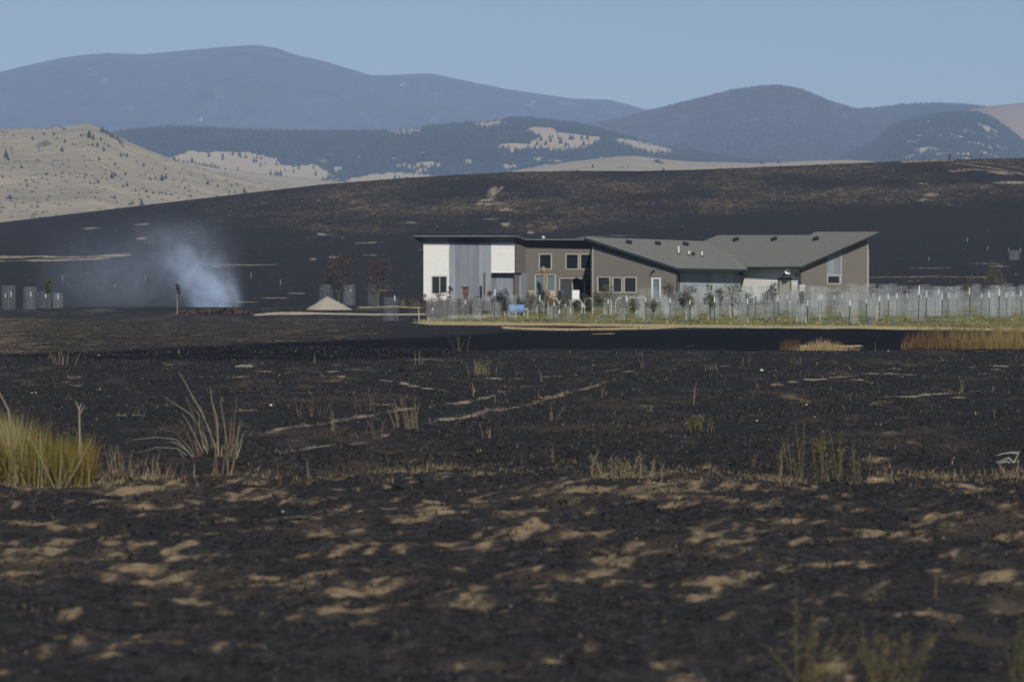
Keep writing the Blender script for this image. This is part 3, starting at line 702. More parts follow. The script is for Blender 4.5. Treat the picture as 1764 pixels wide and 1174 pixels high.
def siding(w, top, zb, holes, mat, name='siding', pitch=0.24, u0=0.0, u1=None, step=None):
    """Lapped boards, each course leaning out over the one below; openings are left out."""
    u1 = w.L if u1 is None else u1; mb = MB()
    zt = max(top(u) for u in np.linspace(u0, u1, 9)); z = zb
    while z < zt:
        lv = sorted({z, min(z + pitch, zt)} | {h[k] for h in holes for k in (2, 3) if z < h[k] < z + pitch})
        for za, zc in zip(lv[:-1], lv[1:]):
            mid = (za + zc) / 2; segs = [(u0, u1)]
            for h in holes:
                if h[2] < mid < h[3]:
                    ns = []
                    for s0, s1 in segs:
                        if h[1] <= s0 or h[0] >= s1: ns.append((s0, s1)); continue
                        if h[0] > s0: ns.append((s0, h[0]))
                        if h[1] < s1: ns.append((h[1], s1))
                    segs = ns
            for s0, s1 in segs:
                n = max(1, int((s1 - s0) / 1.2)) if step is None else max(1, int((s1 - s0) / step))
                for i in range(n):
                    a, b = s0 + (s1 - s0) * i / n, s0 + (s1 - s0) * (i + 1) / n
                    ta, tb = min(zc, top(a)), min(zc, top(b))
                    if ta <= za + .001 and tb <= za + .001: continue
                    ta, tb = max(ta, za), max(tb, za)
                    fo = lambda q: 0.065 * (1 - (q - z) / pitch) + 0.002
                    mb.add([w.pt(a, za, fo(za)), w.pt(b, za, fo(za)), w.pt(b, tb, fo(tb)), w.pt(a, ta, fo(ta)), w.pt(a, za, 0), w.pt(b, za, 0)], [(0, 1, 2, 3), (4, 5, 1, 0)])
        z += pitch
    # solid core of the wall behind the boards
    return hb(mb, name, mat)

def core(w, top, zb, holes, mat, name='wall', u0=0.0, u1=None, thick=0.16):
    u1 = w.L if u1 is None else u1; mb = MB()
    us = sorted({u0, u1} | {h[k] for h in holes for k in (0, 1)} | set(np.linspace(u0, u1, 13)))
    for a, b in zip(us[:-1], us[1:]):
        m = (a + b) / 2; spans = [(zb, None)]
        hs = sorted([h for h in holes if h[0] < m < h[1]], key=lambda h: h[2]); cur = zb; out_ = []
        for h in hs:
            if h[2] > cur: out_.append((cur, h[2]))
            cur = h[3]
        out_.append((cur, None))
        for z0, z1 in out_:
            ta, tb = (z1, z1) if z1 is not None else (top(a), top(b))
            v = [w.pt(a, z0, -0.004), w.pt(b, z0, -0.004), w.pt(b, z0, -thick), w.pt(a, z0, -thick), w.pt(a, ta, -0.004), w.pt(b, tb, -0.004), w.pt(b, tb, -thick), w.pt(a, ta, -thick)]
            mb.add(v, [(0, 3, 2, 1), (4, 5, 6, 7), (0, 1, 5, 4), (1, 2, 6, 5), (2, 3, 7, 6), (3, 0, 4, 7)])
    return hb(mb, name, mat)

def sheets(w, u0, u1, zb, top, n, out=0.03, parent=None, holes=()):
    """Corrugated steel sheets hung side by side."""
    for i in range(n):
        a, b = u0 + (u1 - u0) * i / n, u0 + (u1 - u0) * (i + 1) / n + 0.02
        k = max(4, int((b - a) / 0.045)); mb = MB(); vs = []
        rough = 0.004 * math.sin(i * 7.3)
        cuts = [(zb, None)]
        for h in holes:
            if h[0] < (a + b) / 2 < h[1]: cuts = [(zb, h[2]), (h[3], None)]
        for zl, zh in cuts:
            vs = []
            for j in range(k + 1):
                u = a + (b - a) * j / k; o = out + rough + 0.018 * (1 if j % 2 else -1)
                vs += [w.pt(u, zl, o), w.pt(u, (zh if zh is not None else top(u)), o)]
            mb.add(vs, [(2 * j, 2 * j + 2, 2 * j + 3, 2 * j + 1) for j in range(k)])
        hb(mb, 'metal_sheet', steel_m, parent)

def window(w, px0, px1, py0, py1, mull=(), glass=None, frame=None, name='window', holes=None, fw=0.10, kinds=None):
    u0, z1 = w.uz(px0, py0); u1, z0 = w.uz(px1, py1)
    if holes is not None: holes.append((u0, u1, z0, z1))
    fr = MB(); o0, o1 = -0.10, 0.045
    w.box(fr, u0 - .005, u0 + fw, z0, z1, o0, o1); w.box(fr, u1 - fw, u1 + .005, z0, z1, o0, o1)
    w.box(fr, u0 + fw, u1 - fw, z1 - fw * .8, z1 + .004, o0, o1); w.box(fr, u0 + fw, u1 - fw, z0 - .004, z0 + fw * .8, o0, o1 + .02)
    ms = [w.uz(m, (py0 + py1) / 2)[0] for m in mull]
    for m in ms: w.box(fr, m - fw * .45, m + fw * .45, z0 + fw * .8, z1 - fw * .8, o0 + .02, o1 - .015)
    f = hb(fr, name, frame or trim_m)
    e = [u0 + fw] + ms + [u1 - fw]
    for i in range(len(e) - 1):
        p = MB(); w.box(p, e[i] + .01, e[i + 1] - .01, z0 + .06, z1 - .06, -0.085, -0.065)
        g = glass or glass_m
        if kinds: g = kinds[i]
        hb(p, 'pane', g, house).parent = f
    return f

# wall lines (photo column, depth)
W1 = Wall(730, 572.0, 888, 573.0)        # left block, front
W1R = Wall(888, 573.0, 905.5, 574.6)     # its right return
W2 = Wall(905, 574.6, 1021, 578.6)       # recessed middle
W3 = Wall(1020.5, 572.9, 1167, 570.7)    # gabled wing
W4 = Wall(1168, 571.8, 1275, 575.6)      # metal clad wall
W5 = Wall(1268, 578.7, 1378.5, 574.7)    # white wall under the deep eave
W6 = Wall(1378, 574.1, 1495, 576.9)      # garage wing

def ztop(w, pts):
    q = [w.uz(a, b) for a, b in pts]; return top_of([k[0] for k in q], [k[1] for k in q])
H1, H2, H3, H4, H5, H6 = [], [], [], [], [], []
t1 = ztop(W1, [(730, 414), (888, 414)]); t1r = ztop(W1R, [(888, 414), (905, 420)]); t2 = ztop(W2, [(905, 420), (1021, 420)])
t3 = ztop(W3, [(1020.5, 418), (1167, 466)]); t4 = ztop(W4, [(1168, 463), (1275, 464)]); t5 = ztop(W5, [(1268, 462), (1378, 462)]); t6 = ztop(W6, [(1378, 464), (1495, 410)])

window(W1, 743, 770.5, 475, 506, mull=(757.5,), holes=H1, frame=simple('grey_trim', (0.42, 0.41, 0.38), .6, .05, 4))
window(W2, 928, 950.5, 437, 464, holes=H2); window(W2, 974, 997, 437, 464, holes=H2); window(W2, 999, 1020.5, 437, 464, holes=H2)
window(W2, 921, 957, 472.5, 509, mull=(938, 942), holes=H2, kinds=[pale_reflection_m, glass_m, pale_reflection_m])
window(W2, 963, 1020.5, 478.5, 518, mull=(986, 1007), holes=H2, kinds=[simple('grey_screen', (0.06, 0.062, 0.066), .5, .1, 3), glass_m, glass_m], name='sliding_door')
window(W3, 1029, 1051.5, 476.5, 504, holes=H3); window(W3, 1055, 1072, 477.5, 504, holes=H3); window(W3, 1074.5, 1097, 477, 504, holes=H3)
window(W3, 1122.5, 1138.5, 478.5, 519, holes=H3, glass=pale_reflection_m, frame=pvc_m, name='glazed_door', fw=0.14)
window(W4, 1221.5, 1228, 477.5, 489, holes=H4, glass=simple('cream_pane', (0.48, 0.47, 0.40), .3, .05, 3), fw=0.05); window(W4, 1221.5, 1228, 490.5, 501, holes=H4, fw=0.05)
window(W6, 1424.5, 1447.5, 474.5, 489, holes=H6)
# door in the white wall
u0, z1 = W5.uz(1342, 481); u1, z0 = W5.uz(1362, 519); H5.append((u0, u1, z0, z1))
fr = MB(); W5.box(fr, u0 - .12, u0 + .02, z0, z1, -.05, .06); W5.box(fr, u1 - .02, u1 + .12, z0, z1, -.05, .06); W5.box(fr, u0 - .12, u1 + .12, z1 + .002, z1 + .16, -.05, .07)
fdo = hb(fr, 'door_frame', simple('dark_brown_trim', (0.05, 0.045, 0.04), .7, .1, 3))
dm = MB(); W5.box(dm, u0 + .02, u1 - .02, z0, z1, -.06, -.02)
for k in range(3):
    zz0 = z0 + (z1 - z0) * (0.08 + 0.31 * k); W5.box(dm, u0 + .18, u1 - .18, zz0, zz0 + (z1 - z0) * .24, -.03, -.005)
dd = hb(dm, 'door', tan_m); kn = MB(); kn.tube([W5.pt(u1 - .14, z0 + .95, -.02), W5.pt(u1 - .14, z0 + .95, .06)], .035, 6); hb(kn, 'handle', dark_m).parent = dd

BZ = HZ - 0.25
# left block: white boards, a steel panel between, an overhanging white box on the right
uA = W1.uz(773.5, 450)[0]; uB = W1.uz(845, 450)[0]; zL = W1.uz(860, 469.5)[1]
siding(W1, t1, BZ, H1, white_m, u1=uA); core(W1, t1, BZ, H1, white_m, u1=uA)
siding(W1, t1, zL, [], white_m, u0=uB + .04); core(W1, t1, zL, [], white_m, u0=uB + .04)
core(W1, t1, BZ, [], dark_m, u0=uA + .003, u1=uB + .037)
sheets(W1, uA, uB + .04, BZ, t1, 7, out=0.045)
LOW = Wall(845, 573.25, 907.5, 573.7)
core(LOW, lambda u: zL + .02, BZ, [], dark_m); sheets(LOW, 0, LOW.L, BZ, lambda u: zL - .01, 6, out=.03)
sf = MB(); a = W1.pt(uB + .04, zL, 0.0); b = W1.pt(W1.L, zL, 0.0); c_ = LOW.pt(LOW.L, zL, -.3); d_ = LOW.pt(0, zL, -.3)
sf.prism([a + (0, 0, -.004), b + (0, 0, -.004), c_ + (0, 0, -.004), d_ + (0, 0, -.004)], (0, 0, -.12)); hb(sf, 'soffit', dark_m)
siding(W1R, t1r, zL + .02, [], brown_m); core(W1R, t1r, BZ, [], brown_m)
siding(W2, t2, BZ, H2, brown_m); core(W2, t2, BZ, H2, brown_m)
siding(W3, t3, BZ, H3, brown_m, step=0.5); core(W3, t3, BZ, H3, brown_m)
core(W4, t4, BZ, H4, dark_m); sheets(W4, 0.02, W4.L, BZ, t4, 9, out=.045, holes=H4)
siding(W5, t5, BZ, H5, white_m); core(W5, t5, BZ, H5, white_m)
u60 = W6.uz(1424, 450)[0]; u61 = W6.uz(1448, 450)[0]; zs = W6.uz(1436, 473.5)[1]
siding(W6, t6, BZ, H6 + [(u60, u61, zs, 99)], brown_m, step=0.5); core(W6, t6, BZ, H6, brown_m)
sheets(W6, u60 + .01, u61 - .01, zs, t6, 2, out=.035)
# corner boards and other trim
tm = MB()
W1.box(tm, -.03, .07, BZ, t1(0), .0, .05); W1.box(tm, uA - .07, uA - .005, BZ, t1(uA), .03, .075)
hb(tm, 'corner_board', pvc_m)
for w, u, m in [(W1, W1.L - .04, dark_m), (W3, 0.05, trim_m), (W3, W3.L - .04, dark_m), (W6, .03, dark_m), (W6, W6.L - .04, trim_m), (W5, W5.L - .06, pvc_m)]:
    c = MB(); z0_ = zL if w is W1 else BZ; tp = {id(W1): t1, id(W3): t3, id(W6): t6, id(W5): t5}[id(w)]
    w.box(c, u - .045, u + .05, z0_, tp(u) - .02, .03, .065); hb(c, 'corner_board', m)
c = MB(); W6.box(c, u61 + .002, u61 + .10, zs - .9, t6(u61) - .1, .03, .06); W6.box(c, u60 - .02, u61 + .02, zs - .06, zs + .04, .06, .09); hb(c, 'panel_trim', simple('pale_steel_trim', (.42, .44, .46), .5, .1, 4))
# side and back walls closing the building
def plain(p, q, za, zb_, mat, name='wall'):
    p, q = np.array(p, float), np.array(q, float); m = MB(); d = q - p; n = np.array((d[1], -d[0])) / np.linalg.norm(d) * .15
    m.prism([(*p, zb_[0]), (*q, zb_[1]), (*(q + n), zb_[1]), (*(p + n), zb_[0])], (0, 0, za - min(zb_)) if zb_[0] == zb_[1] else (0, 0, za - zb_[0]))
    hb(m, name, mat)
def xy(px, d): return P(px, 508, d)[:2]
plain(xy(730, 572.2), xy(731, 586), BZ, (6.9, 6.9), white_m)
plain(xy(731, 586), xy(1030, 588), BZ, (6.4, 6.4), white_m)
plain(xy(1020.8, 578.6), xy(1020.8, 573.1), BZ, (6.7, 6.7), brown_m)
plain(xy(1030, 588), xy(1240, 590), BZ, (6.4, 6.4), brown_m)
plain(xy(1240, 590), xy(1489, 588), BZ, (6.6, 6.6), brown_m)
plain(xy(1495, 577.8), xy(1489, 588), BZ, (7.2, 7.2), brown_m)

# roofs
class Plane:
    def __init__(s, a, b, c): s.a = np.array(a, float); s.n = np.cross(np.array(b) - s.a, np.array(c) - s.a); s.n = s.n / np.linalg.norm(s.n)
    def hit(s, px, py):
        dx, up = px - 882.0, 587.0 - py; r = np.array((dx, F * cp + up * sp, -F * sp + up * cp)); o = np.array((0, 0, CAMZ))
        k = ((s.a - o) @ s.n) / (r @ s.n); return o + r * k
def slab(top, thick, name='roof'):
    """Shingled slab: sheet on top, dark fascia and soffit beneath."""
    m = MB(); lift = np.array((0, 0, .006)); n = len(top); m.prism([q + lift for q in top], (0, 0, -.05)); r = hb(m, name, shingle_m)
    e = MB(); e.prism([q - (0, 0, .048) for q in top], (0, 0, -thick)); f = hb(e, 'fascia', dark_m); f.parent = r; return r
A_, B_, C_ = P(1006, 408, 572.4), P(1168, 461.3, 570.2), P(1288, 463.2, 574.4)
R1 = Plane(A_, B_, C_)
roof1 = slab([A_, B_, C_, R1.hit(1262, 441), R1.hit(1215, 415.5)], 0.24)
D_, E_ = P(1380, 458.5, 573.4), P(1514, 399.3, 576.4)
Fp = P(1272, 459.3, 577.6); R2 = Plane(D_, E_, Fp)
roof2 = slab([R2.hit(1244, 459.6), Fp, D_, E_, R2.hit(1405, 399.2), R2.hit(1395, 404.7), R2.hit(1237, 405), R2.hit(1213, 414.5), R2.hit(1196, 426)], 0.16)
# heavy rake board of the gabled wing and little soffit return at the valley eave
rk = MB(); v = (B_ - A_); nrm = np.array((0, -1.0, 0))
rk.add([A_ + (0, .05, -.3), B_ + (0, .05, -.3), B_ + (0, .9, -.62), A_ + (0.4, .9, -.95), A_ + (0, .05, -.05), B_ + (0, .05, -.05), B_ + (0, .9, -.3), A_ + (.4, .9, -.3)],
       [(0, 1, 5, 4), (0, 3, 2, 1), (4, 5, 6, 7), (1, 2, 6, 5), (3, 0, 4, 7), (2, 3, 7, 6)]); hb(rk, 'soffit', dark_m).parent = roof1
rt = MB(); c0 = P(1288, 465, 574.5)
rt.prism([P(1275.5, 466, 575.2), c0, P(1286, 464.5, 578.2), P(1272, 464.5, 578.4)], (0, 0, -.10)); rt.prism([P(1273, 467, 575.4), P(1281, 467, 575.4), P(1276, 467, 578.2), P(1270, 467, 578.2)], (0, 0, -.42))
hb(rt, 'soffit', dark_m).parent = roof1
def flat_roof(pts_top, inset_pts, ztop_off, name='roof'):
    m = MB(); n = len(pts_top); lo = [q + (0, 0, -.09) for q in pts_top]
    m.add([*pts_top, *lo, *inset_pts], [tuple(range(n))] + [(i, i + n, (i + 1) % n + n, (i + 1) % n) for i in range(n)] + [(i + n, i + 2 * n, (i + 1) % n + 2 * n, (i + 1) % n + n) for i in range(n)] + [tuple(range(3 * n - 1, 2 * n - 1, -1))])
    return hb(m, name, dark_m)
T = [P(712, 407.2, 571.0), P(888.5, 407.2, 572.0), P(906, 413, 573.9), P(906, 413.6, 588.5), P(716, 411, 588.5)]
I = [P(730, 417.2, 571.8), P(887.5, 417.2, 572.8), P(904, 424.8, 574.4), P(903, 424, 588.0), P(731, 420, 588.0)]
flat_roof(T, I, 0)
T = [P(905.5, 413.2, 573.7), P(1013, 413.0, 577.2), P(1020, 413, 588.8), P(905.5, 413.4, 588.8)]
I = [P(905.5, 425, 574.4), P(1020.5, 425, 578.2), P(1020, 424, 588.4), P(905.5, 424, 588.4)]
flat_roof(T, I, 0)
# thin metal drip edge
de = MB(); de.tube([P(712, 406.9, 570.95), P(888.5, 406.9, 571.95), P(906, 412.7, 573.6), P(1010, 412.8, 577.1)], .035, 4); hb(de, 'drip_edge', simple('drip_edge', (.35, .34, .32), .5, .1, 3))
# downpipes
for w, u in ((W4, .10),):
    g = MB(); g.tube([w.pt(u, BZ, .12), w.pt(u, t4(u) - .5, .12), w.pt(u + .9, t4(u) - .02, .3)], .05, 6); hb(g, 'downpipe', dark_m)
# roof fittings
for px, py, R_ in [(1083, 418.5, R1), (1133, 420.5, R1), (1181, 421.5, R1), (1194, 439, R1), (1268.5, 413.5, R2), (1334, 413, R2), (1406, 412.5, R2)]:
    q = R_.hit(px, py); m = MB(); k = .55 if py == 439 else 1.0
    n_ = R_.n if R_.n[2] > 0 else -R_.n; ax = np.cross((0, 1, 0), n_); ax /= np.linalg.norm(ax); ay = np.cross(n_, ax)
    m.obox(q + n_ * .07, ax * .27 * k, ay * .25 * k, n_ * .09); m.obox(q + n_ * .18, ax * .31 * k, ay * .29 * k, n_ * .03)
    hb(m, 'roof_vent', dark_m)
for px, p0, p1, R_ in [(1169, 437.5, 424, R1), (1187, 440, 432, R1), (1209, 441.5, 433, R1)]:
    q = R_.hit(px, p0); h = (p0 - p1) / F * 577; m = MB(); m.lathe(q + (0, 0, -.05), [(.085, 0), (.085, h + .05), (.07, h + .06)], 8); fl = MB()
    o = hb(m, 'vent_pipe', pvc_m); fl.lathe(q + (0, 0, -.05), [(.16, 0), (.14, .12), (.09, .16)], 8); hb(fl, 'flashing', dark_m).parent = o
m = MB(); q = P(936, 413, 581); m.lathe(q + (0, 0, -.2), [(.07, 0), (.07, .28), (.17, .34), (.19, .46), (.15, .56), (.05, .6)], 10); hb(m, 'round_vent', simple('galvanised_vent', (.5, .53, .56), .4, .1, 4, metal=.2))
# dish, flood lights
def dish(w, px, py):
    u, z = w.uz(px, py); c = w.pt(u, z, .75); m = MB(); ax = np.array((-.05, -.93, .35)); ax /= np.linalg.norm(ax)
    s1_ = np.cross(ax, (0, 0, 1)); s1_ /= np.linalg.norm(s1_); s2_ = np.cross(s1_, ax); vs = [c - ax * .10]
    for r, k in ((.16, -.085), (.30, -.02)):
        for i in range(16): th = i * math.pi / 8; vs.append(c + ax * k + r * (math.cos(th) * s1_ + 1.08 * math.sin(th) * s2_))
    fs = [(0, 1 + i, 1 + (i + 1) % 16) for i in range(16)] + [(1 + i, 17 + i, 17 + (i + 1) % 16, 1 + (i + 1) % 16) for i in range(16)]
    m.add(vs, fs); d = hb(m, 'satellite_dish', pvc_m)
    a = MB(); a.tube([c - ax * .08, c - ax * .3 + (0, .2, -.25), w.pt(u, z - .35, .02)], .04, 6); a.tube([c - s2_ * .28, c + ax * .34 - s2_ * .12], .015, 5); a.obox(c + ax * .34 - s2_ * .12, s1_ * .04, ax * .05, s2_ * .04); hb(a, 'dish_arm', dark_m).parent = d
dish(W5, 1363.5, 467.5)
for w, px, py, s in [(W5, 1353, 473.5, -1), (W5, 1372.5, 473, 1), (W3, 1126, 467.5, -1)]:
    u, z = w.uz(px, py); m = MB(); m.obox(w.pt(u, z + .12, .05), (.07, 0, 0), (0, .04, 0), (0, 0, .07)); m.tube([w.pt(u, z + .12, .06), w.pt(u + s * .12, z - .02, .22), w.pt(u + s * .2, z - .16, .34)], [.05, .05, .10], 7); m.tube([w.pt(u, z + .12, .06), w.pt(u - s * .14, z + .02, .2)], [.04, .07], 6)
    hb(m, 'flood_light', dark_m)
# rusty post at the steel corner and the brown porch column with carved head
c = MB(); q = P(834.5, 512, 571.0); c.box((q[0] - .11, q[1] - .1, HZ - .2), (q[0] + .11, q[1] + .1, P(834, 470, 571)[2])); hb(c, 'rusty_post', rust_m)
c = MB(); q = P(937.5, 512, 573.6); zt_ = P(937, 459, 573.6)[2]; zm = P(937, 470, 573.6)[2]
c.tube([(q[0], q[1], HZ - .2), (q[0] + .03, q[1], HZ + 1), (q[0] - .02, q[1], zm - .6), (q[0], q[1], zm)], [.22, .2, .18, .2], 8)
c.tube([(q[0], q[1], zm - .02), (q[0] - .05, q[1], zm + .28), (q[0] - .14, q[1], zt_)], [.22, .3, .14], 8); hb(c, 'porch_column', wood_m, house)

# ------------------------------------------------------------------ things in front of and around the house
LM = [(640, 'near the plum trees'), (725, 'left of the house'), (775, 'under white wing window'), (832, 'before tall steel wall'), (880, 'before dark domed shrub'), (918, 'beside blue barrel'),
      (960, 'before brown porch column'), (1023, 'under sliding glass door'), (1062, 'under left wing window'), (1104, 'under right wing window'), (1150, 'under glazed side door'), (1210, 'under steel wall, left half'),
      (1275, 'under steel wall, right half'), (1335, 'under white board wall'), (1378, 'under tan door'), (1424, 'under left garage siding'), (1455, 'under steel garage panel'), (1500, 'under right garage corner'),
      (1550, 'just right of house'), (1600, 'well right of house'), (1650, 'left of reed stand'), (1705, 'behind reed stand'), (1900, 'by right picture edge')]
ROWS = [(530, 'back row'), (536, 'second last row'), (541, 'middle rows'), (546, 'third row'), (551, 'second row'), (580, 'front row')]
def place_name(px, pyb):
    a = next(n for m, n in LM if px < m); b = next(n for m, n in ROWS if pyb < m)
    return f', {b}, {a}'
PENDING = []
def later(o, head, px, pyb): PENDING.append((o, head, px, pyb))
ORD = ['leftmost', 'second from left', 'third from left', 'fourth from left', 'fifth from left', 'sixth from left', 'seventh from left', 'eighth from left']
def flush_labels():
    keys = {}
    for o, head, px, pyb in PENDING: keys.setdefault((head, place_name(px, pyb)), []).append((px, pyb, o))
    for (head, pl), L in keys.items():
        L.sort(key=lambda q: (q[0], q[1]))
        for i, (px, pyb, o) in enumerate(L):
            o['label'] = f'{head}{pl}' if len(L) == 1 else f'{head}{pl}, ' + ((ORD[i] if i < len(ORD) else 'number %d from left' % (i + 1)) if len(L) > 2 else ('left one' if i == 0 else 'right one'))

def clone(o, parent=None):
    c = o.copy(); COL.objects.link(c); c.parent = parent
    for ch in list(o.children):
        clone(ch, c)
    return c

random.seed(11)
post_green = simple('green_steel', (0.030, 0.055, 0.050), 0.6, 0.2, 5)
post_white = simple('white_post_tip', (0.66, 0.66, 0.64), 0.5, 0.05, 5)
wire_m = simple('galvanised_wire', (0.40, 0.43, 0.45), 0.5, 0.2, 3, metal=0.15, rnd=0.35)
blue_m = simple('blue_plastic', (0.05, 0.17, 0.48), 0.45, 0.15, 3)
stake_m = simple('pale_wood_stake', (0.50, 0.45, 0.36), 0.8, 0.2, 4)
def make_post():
    r = bpy.data.objects.new('fence_post', None); r['category'] = 'fence post'
    m = MB(); m.box((-.006, -.02, -.1), (.006, .02, .76)); m.box((-.028, -.026, -.1), (.028, -.018, .76)); b = m.build('post', post_green); b.parent = r
    m = MB(); m.box((-.008, -.022, .762), (.008, .022, 1)); m.box((-.030, -.029, .762), (.030, -.019, 1)); b2 = m.build('white_tip', post_white); b2.parent = r
    return r
post0 = make_post(); first_post = [True]
def put_post(px, yt, yb, group, head='white tipped green stake'):
    x, y = gpt(px, yb); z = ground(x, y); h = P(px, yt, y)[2] - z
    if first_post[0]: o = post0; COL.objects.link(o); first_post[0] = False
    else: o = clone(post0)
    o.location = (x, y, z); o.scale = (1.25, 1.25, h); o.rotation_euler = (R(random.uniform(-2, 2)), R(random.uniform(-2.5, 2.5)), R(random.uniform(-20, 20)))
    o['group'] = group; later(o, head, px, yb); return o
POSTS = [(1515, 510, 549), (1530, 506, 545), (1545, 505, 544), (1564, 504, 543), (1582, 492, 556), (1595, 501, 545), (1623, 505, 547), (1634, 504, 543), (1671, 496, 545), (1704, 501, 549), (1721, 497, 548), (1734, 503, 545), (1743, 502, 540),
         (1648, 505, 540), (1760, 500, 545), (1616, 497, 538), (1391, 517, 557), (1463, 516, 559), (1493, 514, 548), (1410, 508, 540), (1415, 507, 541), (1452, 507, 540), (1341, 510, 545), (1374, 506, 541), (1301, 498, 547), (1289, 514, 554),
         (1261, 500, 545), (1231, 511, 552), (1223, 513, 548), (1189, 517, 549), (1155, 513, 549), (1113, 512, 546), (1079, 509, 553), (1048, 515, 546), (1004, 522, 552), (975, 523, 549), (954, 520, 550), (929, 508, 551), (851, 498, 548), (802, 516, 549),
         (745, 530, 548), (1438, 508, 538), (1505, 505, 540), (1357, 508, 538), (1690, 505, 541), (1795, 500, 548), (1830, 502, 546)]
for a in POSTS: put_post(*a, 'steel stakes standing in the fenced orchard')
# wooden stakes and half-height white pipes
def stick(px, yt, yb, mat, name, cat, head, group, r=.03):
    x, y = gpt(px, yb); z = ground(x, y); h = P(px, yt, y)[2] - z; m = MB()
    m.tube([(0, 0, -.08), (random.uniform(-.03, .03), 0, h * .6), (random.uniform(-.06, .06), 0, h)], [r, r, r * .85], 6)
    o = m.build(name, mat); o.location = (x, y, z); tag(o, None, cat, group); later(o, head, px, yb)
for px, yt, yb in [(722, 530, 553), (738, 545, 553), (870, 537, 549), (888, 536, 548), (909, 534, 548), (1389, 545, 558), (1413, 541, 552), (1452, 536, 546), (1288, 547, 556), (1220, 543, 552), (1182, 535, 552), (1258, 525, 549), (1510, 525, 554),
                   (1541, 522, 537), (1614, 526, 537), (1109, 543, 552), (1372, 545, 556), (1590, 528, 542), (1738, 530, 543)]:
    stick(px, yt, yb, stake_m, 'wooden_stake', 'stake', 'short pale wooden stake', 'short wooden stakes among the cages', .035)
for px, yt, yb in [(965, 547, 552), (1034, 545, 552), (1111, 549, 554), (1179, 549, 554), (1328, 543, 549), (1422, 549, 556), (1450, 547, 552), (1497, 545, 551), (1498, 553, 558), (1593, 537, 545), (1541, 549, 554), (1668, 541, 546), (1739, 545, 551), (1705, 537, 541), (1267, 540, 544),
                   (1363, 537, 541), (1004, 520, 527), (1019, 521, 530), (1031, 524, 530), (1486, 544, 547)]:
    stick(px, yt, yb, blue_m, 'blue_tube', 'tube', 'small blue plastic tree tube', 'little blue tubes between the cages', .055)

# wire cages
def cage_mesh(nv, nh, seed, w=.0050, h=.0028):
    rs = random.Random(seed); m = MB(); wob = [rs.uniform(.93, 1.06) for _ in range(nv)]
    for i in range(nv):
        th = 2 * math.pi * i / nv; r = .5 * wob[i]; a = np.array((math.cos(th) * r, math.sin(th) * r))
        t_ = np.array((-math.sin(th), math.cos(th))) * w; n_ = np.array((math.cos(th), math.sin(th))) * w * .6
        lean = rs.uniform(.97, 1.04)
        for s_ in (1,):
            v = [(*(a + t_), 0), (*(a - t_), 0), (*(a - n_), 0), (*(a * lean + t_), 1), (*(a * lean - t_), 1), (*(a * lean - n_), 1)]
            m.add(v, [(0, 1, 4, 3), (1, 2, 5, 4), (2, 0, 3, 5)])
    for k in range(nh + 1):
        z = k / nh * .995 + .002; vs = []
        for i in range(nv):
            th = 2 * math.pi * i / nv; r = .5 * wob[i] * (1 + (.0 if k < nh else .01)); vs += [(r * math.cos(th), r * math.sin(th), z - h), (r * math.cos(th), r * math.sin(th), z + h)]
        n2 = 2 * nv; m.add(vs, [(2 * i, (2 * i + 2) % n2, (2 * i + 3) % n2, 2 * i + 1) for i in range(nv)])
    me = m.mesh('wire_cage'); me.materials.append(wire_m); return me
def light_cage():
    return cage_mesh(20, 15, 9, .0042, .0018)
CM = [cage_mesh(24, 16, 1), cage_mesh(28, 13, 2), cage_mesh(22, 18, 3)]
CML = light_cage()
def put_cage(px, yt, yb, wpx, group, head='wire mesh tree cage', lab=None):
    x, y = gpt(px, yb); z = ground(x, y); h = P(px, yt, y)[2] - z; o = bpy.data.objects.new('wire_cage', random.choice(CM) if lab is None else CML); link(o)
    w = wpx / F * y; o.location = (x, y, z - .02); o.scale = (w, w * random.uniform(.85, 1.1), h); o.rotation_euler = (R(random.uniform(-2, 2)), R(random.uniform(-3, 3)), random.uniform(0, 6))
    tag(o, lab, 'tree cage', group)
    if lab is None: later(o, head, px, yb)
for px, yt, yb, w, lab in [(15, 492, 532, 24, 'leftmost tall wire cage by the left picture edge'), (51, 494, 533, 24, 'second wire cage from the left, with one white tip inside'), (76, 502, 531, 22, 'wire cage just left of the young green tree'),
                           (100, 504, 531, 20, 'wire cage just right of the young green tree'), (562, 490, 528, 24, 'wire cage under the left plum tree, left side'), (601, 490, 526, 21, 'wire cage right of the gravel heap'),
                           (643, 488, 526, 23, 'wire cage around the right plum tree'), (673, 512, 553, 27, 'square looking wire cage standing alone before the plum trees'), (1748, 431, 446, 20, 'far wire cage on the burned ridge at right')]:
    put_cage(px, yt, yb, w, 'wire cages around young trees', lab=lab)
cg = 'wire cages crowding the fenced orchard'
for px, yt, yb in POSTS:
    if px > 1040 or random.random() < .4: put_cage(px + random.uniform(-8, 8), yt + random.uniform(0, 9), yb - random.uniform(0, 3), random.uniform(17, 25), cg)
px = 838
while px < 1790:
    if px > 1090 or random.random() < .45: put_cage(px, random.uniform(491, 500) if px > 1090 else random.uniform(506, 516), random.uniform(532, 539), random.uniform(16, 24), cg)
    if px > 1180: put_cage(px + random.uniform(4, 12), random.uniform(488, 495), random.uniform(526, 531), random.uniform(15, 22), cg)
    if px > 1100: put_cage(px + random.uniform(-4, 8), random.uniform(500, 512), random.uniform(541, 548), random.uniform(18, 26), cg)
    px += random.uniform(15, 21)
for px in (745, 765, 781, 800, 822, 852, 882): put_cage(px, random.uniform(505, 520), random.uniform(546, 551), random.uniform(16, 24), cg)

